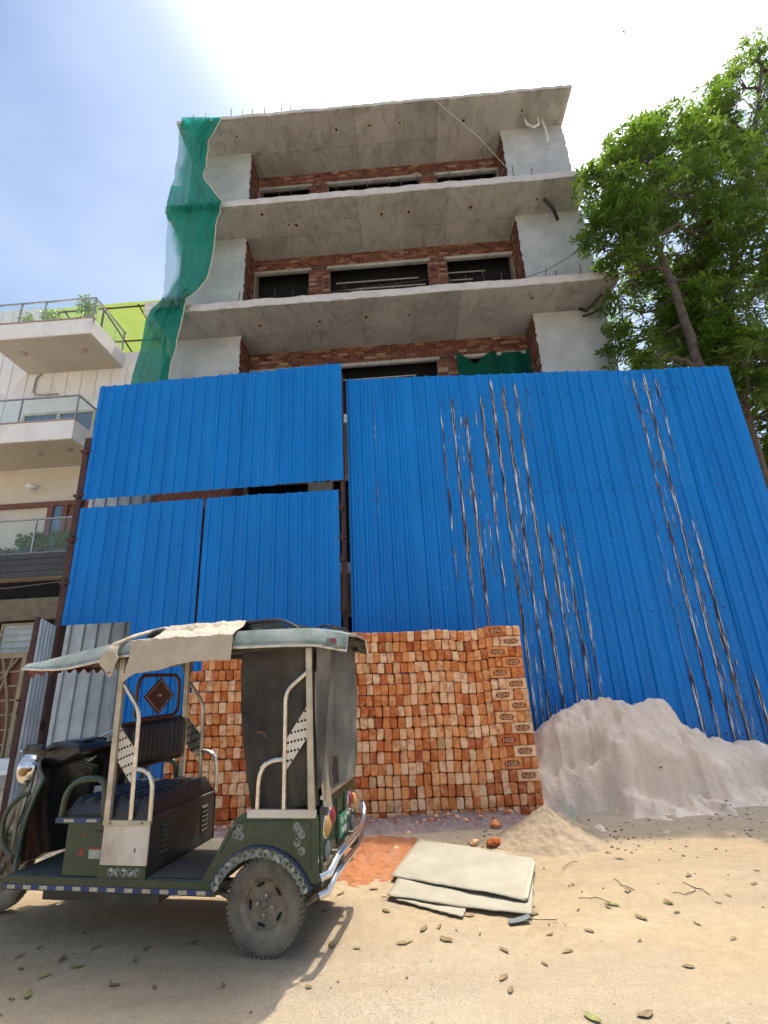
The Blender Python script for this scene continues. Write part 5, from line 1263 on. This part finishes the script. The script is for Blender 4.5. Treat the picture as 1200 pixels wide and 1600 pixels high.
def plant(name, label, pos, h, r, n, seed, pot=True):
    T = thing(name, label, 'plant', pos); q = random.Random(seed); st = MB(); lf = MB()
    for k in range(max(4, n//60)):
        a = q.uniform(0, 6.3); top = Vector((r*.6*math.cos(a)*q.random(), r*.6*math.sin(a)*q.random(), h*q.uniform(.75, 1.0)))
        st.tube([(0,0,.2),(top.x*.3,top.y*.3,h*.4),top], [.014,.010,.005], 5)
    for _ in range(n):
        d = Vector((q.gauss(0,1), q.gauss(0,1), q.gauss(0,1))).normalized()*(q.random()**.5); c = Vector((d.x*r, d.y*r, h*.74+d.z*h*.30))
        u = Vector((q.gauss(0,1), q.gauss(0,1), q.gauss(0,.6))).normalized(); w = u.orthogonal().normalized(); L = q.uniform(.05,.09)
        lf.add([c-u*L*.1, c+u*L*.5+w*L*.28, c+u*L*1.1, c+u*L*.5-w*L*.28], [(0,1,2,3)])
    if pot: ob('pot', MB().lathe([(0,.0),(.13,0),(.17,.26),(.15,.26),(.14,.22),(0,.22)], 14, 'z'), M['copper'], T, True)
    ob('stems', st, M['bark'], T); ob('foliage', lf, M['shrub'], T, fixn=False)
NM = Matrix.Translation(NO) @ Matrix.Rotation(R(-2.3), 4, 'Z')
plant('terrace_plant', 'bushy round-topped potted plant above the terrace railing corner', NM @ Vector((-.62, .55, 10.385)), 1.15, .30, 420, 1)
plant('terrace_plant', 'yellowish potted plant behind the terrace glass', NM @ Vector((-1.55, .5, 10.385)), .75, .28, 300, 2)
plant('terrace_plant', 'thin dark potted plant near the terrace left end', NM @ Vector((-2.2, .5, 10.385)), .72, .2, 160, 3)
def hedge(label, x0, x1, z0, z1, n, seed):
    T = thing('balcony_hedge', label, 'plant', NM @ Vector(((x0+x1)/2, .45, z0))); T.rotation_euler = (0, 0, R(-2.3)); q = random.Random(seed); lf = MB(); hw = (x1-x0)/2
    ob('planter', MB().box(-hw, hw, -.16, .16, .0, .16), M['slat'], T)
    for _ in range(n):
        x, y, z = q.uniform(-hw, hw), q.uniform(-.16, .16), .16+(z1-z0-.16)*q.random(); c = Vector((x, y, z+.04*fbm(x*4, seed)))
        u = Vector((q.gauss(0,1), q.gauss(0,1), q.gauss(.3,.8))).normalized(); w = u.orthogonal().normalized(); L = q.uniform(.04,.075)
        lf.add([c-u*L*.1, c+u*L*.5+w*L*.3, c+u*L*1.1, c+u*L*.5-w*L*.3], [(0,1,2,3)])
    ob('foliage', lf, M['shrub'], T, fixn=False)
hedge('clipped green hedge behind the lower balcony glass', -1.15, -.52, 4.265, 4.80, 900, 1)
hedge('yellow-flecked hedge at the right end of the lower balcony', -.42, .6, 4.265, 4.86, 900, 2)
hedge('low green ground cover at the lower balcony left edge', -2.4, -1.25, 4.265, 4.50, 500, 3)

# ================================================================== TREES (right, behind the fence)
LEAF = []
for k in range(7):
    a = 2*math.pi*k/7; LEAF.append(a)
def whorls(centres, rr, seed, L0=.185):
    """umbrella whorls of lance-shaped leaves, folded along the midrib"""
    q = np.random.default_rng(seed); V = []; F = []; o = 0
    for c in centres:
        ax = Vector((q.normal(0,.45), q.normal(0,.45), 1)).normalized(); u = ax.orthogonal().normalized(); w = ax.cross(u); n = int(q.integers(5, 8)); ph = q.uniform(0, 6.3)
        droop = q.uniform(.0, .75)
        for k in range(n):
            a = ph+2*math.pi*k/n+q.uniform(-.25,.25); d = (u*math.cos(a)+w*math.sin(a)); L = L0*q.uniform(.6,1.35); W_ = L*q.uniform(.13,.19)
            s = d.cross(ax); dz = ax*(.35-droop)
            b = Vector(c); m_ = b+(d+dz*.5).normalized()*L*.5; t = b+(d+dz).normalized()*L
            V += [tuple(b), tuple(m_+s*W_+ax*.008), tuple(t), tuple(m_-s*W_+ax*.008), tuple(m_)]
            F += [(o, o+1, o+4), (o+1, o+2, o+4), (o, o+4, o+3), (o+3, o+4, o+2)]; o += 5
    return V, F
def tree(label, trunk, trunk_r, blobs, seed, base):
    T = thing('leafy_tree', label, 'tree', base, group='trees behind the fence'); q = random.Random(seed)
    off = Vector(base); tp = [Vector(p)-off for p in trunk]
    tb = MB(); sm = []
    for i in range(len(tp)-1):
        for k in range(4): sm.append(tp[i].lerp(tp[i+1], k/4)+Vector((q.uniform(-.03,.03), q.uniform(-.03,.03), 0)))
    sm.append(tp[-1]); rs = [trunk_r*(1-.72*i/(len(sm)-1)) for i in range(len(sm))]
    tb.tube(sm, rs, 12); tr_ = ob('trunk', tb, M['bark'], T, True)
    cents = []; lb = MB()
    for (c, r, n) in blobs:
        c = Vector(c)-off
        # limb from the nearest trunk point below the blob
        cand = [p for p in sm if p.z < c.z+.2] or sm; s = min(cand, key=lambda p: (p-c).length+abs(p.z-c.z+1.2)*.3); i = sm.index(s)
        mid = s.lerp(c, .5)+Vector((q.uniform(-.2,.2), q.uniform(-.2,.2), q.uniform(-.05,.25)))
        p2 = s.lerp(mid, .5)+Vector((q.uniform(-.08,.08), q.uniform(-.08,.08), q.uniform(-.05,.1)))
        lb.tube([s, p2, mid, c], [min(rs[i]*.6, .085), .055, .040, .02], 7)
        sub_ = []
        for _ in range(9):
            d = Vector((q.gauss(0,1), q.gauss(0,1), q.gauss(.2,.9))).normalized()*r*q.uniform(.5,.9); e2 = c+d; st = mid.lerp(c, q.uniform(.3,1))
            m2 = st.lerp(e2, .5)+Vector((q.uniform(-.1,.1), q.uniform(-.1,.1), q.uniform(-.02,.14))); lb.tube([st, m2, e2], [.022,.015,.007], 5); sub_.append((st, m2, e2))
        for _ in range(int(n*1.95)):
            d = Vector((q.gauss(0,1), q.gauss(0,1), q.gauss(.15,.9))).normalized()*r*1.08*(.35+.75*q.random()**.6)
            p = c+d
            if fbm(p.x*1.1, p.y*1.1, p.z*1.1+seed, 2) < -.01: continue            # gaps between leaf masses
            cents.append(p)
            if q.random() < .22:
                st = min(sub_, key=lambda t: (t[2]-p).length); lb.tube([st[1], p], [.009,.004], 4)
    tag(ob('limbs', lb, M['bark'], tr_, True), kind='stuff')
    V, F = whorls(cents, 0, seed)
    cm = MB(); cm.v = V; cm.f = F; ob('crown', cm, M['leaf'], T, fixn=False)
def bl(px, py, D, rpx, n):
    c = PY(px, py, D); dep = np.dot(np.array(c)-np.array([0,0,CAMH]), _w); return (c, rpx*dep/FPX, n)
T1 = [PY(1150,760,8.6), PY(1120,640,8.6), PY(1095,580,8.6), PY(1062,480,8.55), PY(1035,400,8.5), PY(1012,340,8.5), PY(1000,280,8.5)]
T1[0] = Vector((T1[1].x+.1, 8.6, 0))
tree('leafy tree beside the building with a bare forking trunk leaning left', T1, .13,
     [bl(945,300,8.6,42,150), bl(985,265,8.8,55,210), bl(1040,245,9.0,60,230), bl(960,360,8.6,48,170), bl(1000,330,8.4,60,230), bl(1060,310,8.7,65,250), bl(985,425,8.9,50,190), bl(1040,410,9.3,55,200), bl(1000,490,9.6,48,170), bl(1045,540,9.5,52,180), bl(1085,370,8.9,52,190), bl(985,540,9.8,36,110), bl(930,345,8.5,26,50), bl(1010,215,8.8,34,80), bl(1075,480,8.9,40,120), bl(1020,570,8.9,40,130), bl(1095,440,9.4,45,150), bl(1070,565,9.4,45,150)], 3, (T1[0].x, 8.6, 0))
T2 = [Vector((7.35, 9.2, 0)), PY(1165,660,9.2), PY(1150,590,9.2), PY(1140,480,9.3), PY(1148,390,9.3), PY(1170,280,9.4), PY(1185,160,9.5), PY(1192,100,9.5)]
tree('taller leafy tree at the right edge with sparse leaves at its top', T2, .14,
     [bl(1185,95,9.6,36,70), bl(1150,140,9.5,36,75), bl(1190,165,9.4,44,110), bl(1110,190,9.4,42,100), bl(1160,215,9.5,50,150), bl(1090,250,9.3,45,140), bl(1130,300,9.0,62,240), bl(1190,300,9.2,58,210), bl(1110,400,9.6,55,190), bl(1175,390,8.9,62,240), bl(1100,470,9.8,50,170), bl(1170,480,9.3,62,230), bl(1235,260,9.6,60,160), bl(1240,420,9.2,60,180), bl(1130,545,8.8,48,170), bl(1185,575,9.0,55,190), bl(1190,650,9.4,45,130), bl(1240,560,9.4,60,150), bl(1080,520,9.9,45,140), bl(1150,560,8.5,40,130), bl(1120,480,8.7,36,110), bl(1175,610,8.6,40,120), bl(1215,110,9.6,45,90)], 9, (7.35, 9.2, 0))
T3 = [Vector((8.6, 10.2, 0)), PY(1215,740,10.2), PY(1205,640,10.2), PY(1200,560,10.2)]
tree('low bushy tree seen past the right end of the fence', T3, .12, [bl(1195,735,10.2,36,110), bl(1205,690,10.3,40,120), bl(1180,620,10.4,42,130), bl(1230,680,10.2,50,120), bl(1120,590,10.6,45,120), bl(1030,580,10.8,40,110)], 14, (8.6, 10.2, 0))
# ================================================================== BIRD
bp_ = PY(975, 49, 16)
BD = thing('bird', 'small dark bird flying high in the sky, right of the building', 'bird', bp_)
ob('body', MB().ball((0,0,0), (.035,.04,.11), 10, 8).ball((0,-.01,.12), .028, 8, 6).add([(0,-.01,.145),(.008,-.01,.15),(0,-.012,.175)], [(0,1,2)]).add([(-.03,0,-.09),(.03,0,-.09),(.045,.01,-.20),(-.045,.01,-.20)], [(0,1,2,3)]), M['wire'], BD, True)
for s in (1, -1): ob('wing', MB().add([(s*.02,0,.05),(s*.09,.04,.07),(s*.16,.10,-.02),(s*.10,.05,-.05),(s*.02,0,-.04)], [(0,1,2,3,4)]), M['wire'], BD, solid=.006)
# brick crumbs along the foot of the stack
cb = MB(); cr_ = random.Random(21)
for i in range(170):
    x = cr_.uniform(-2.3, 1.5); y = SY-.03-abs(cr_.gauss(0, .16)); s = cr_.choice((.006, .009, .012, .018, .026)); b = rock((s*1.2, s*.9, s*.7), i)
    v_ = (y-5.28)/.42; z = dust2((x+2.5)/3.9, v_)[2] if 0 < v_ < 1 and 0 < (x+2.5)/3.9 < 1 else groundz(x, y)
    cb.add([(v[0]+x, v[1]+y, v[2]+max(z, groundz(x, y))+s*.2) for v in b.v], b.f)
tag(ob('brick_crumbs', cb, M['brick']), 'small brick crumbs scattered along the foot of the stack', 'brick crumbs', kind='stuff')
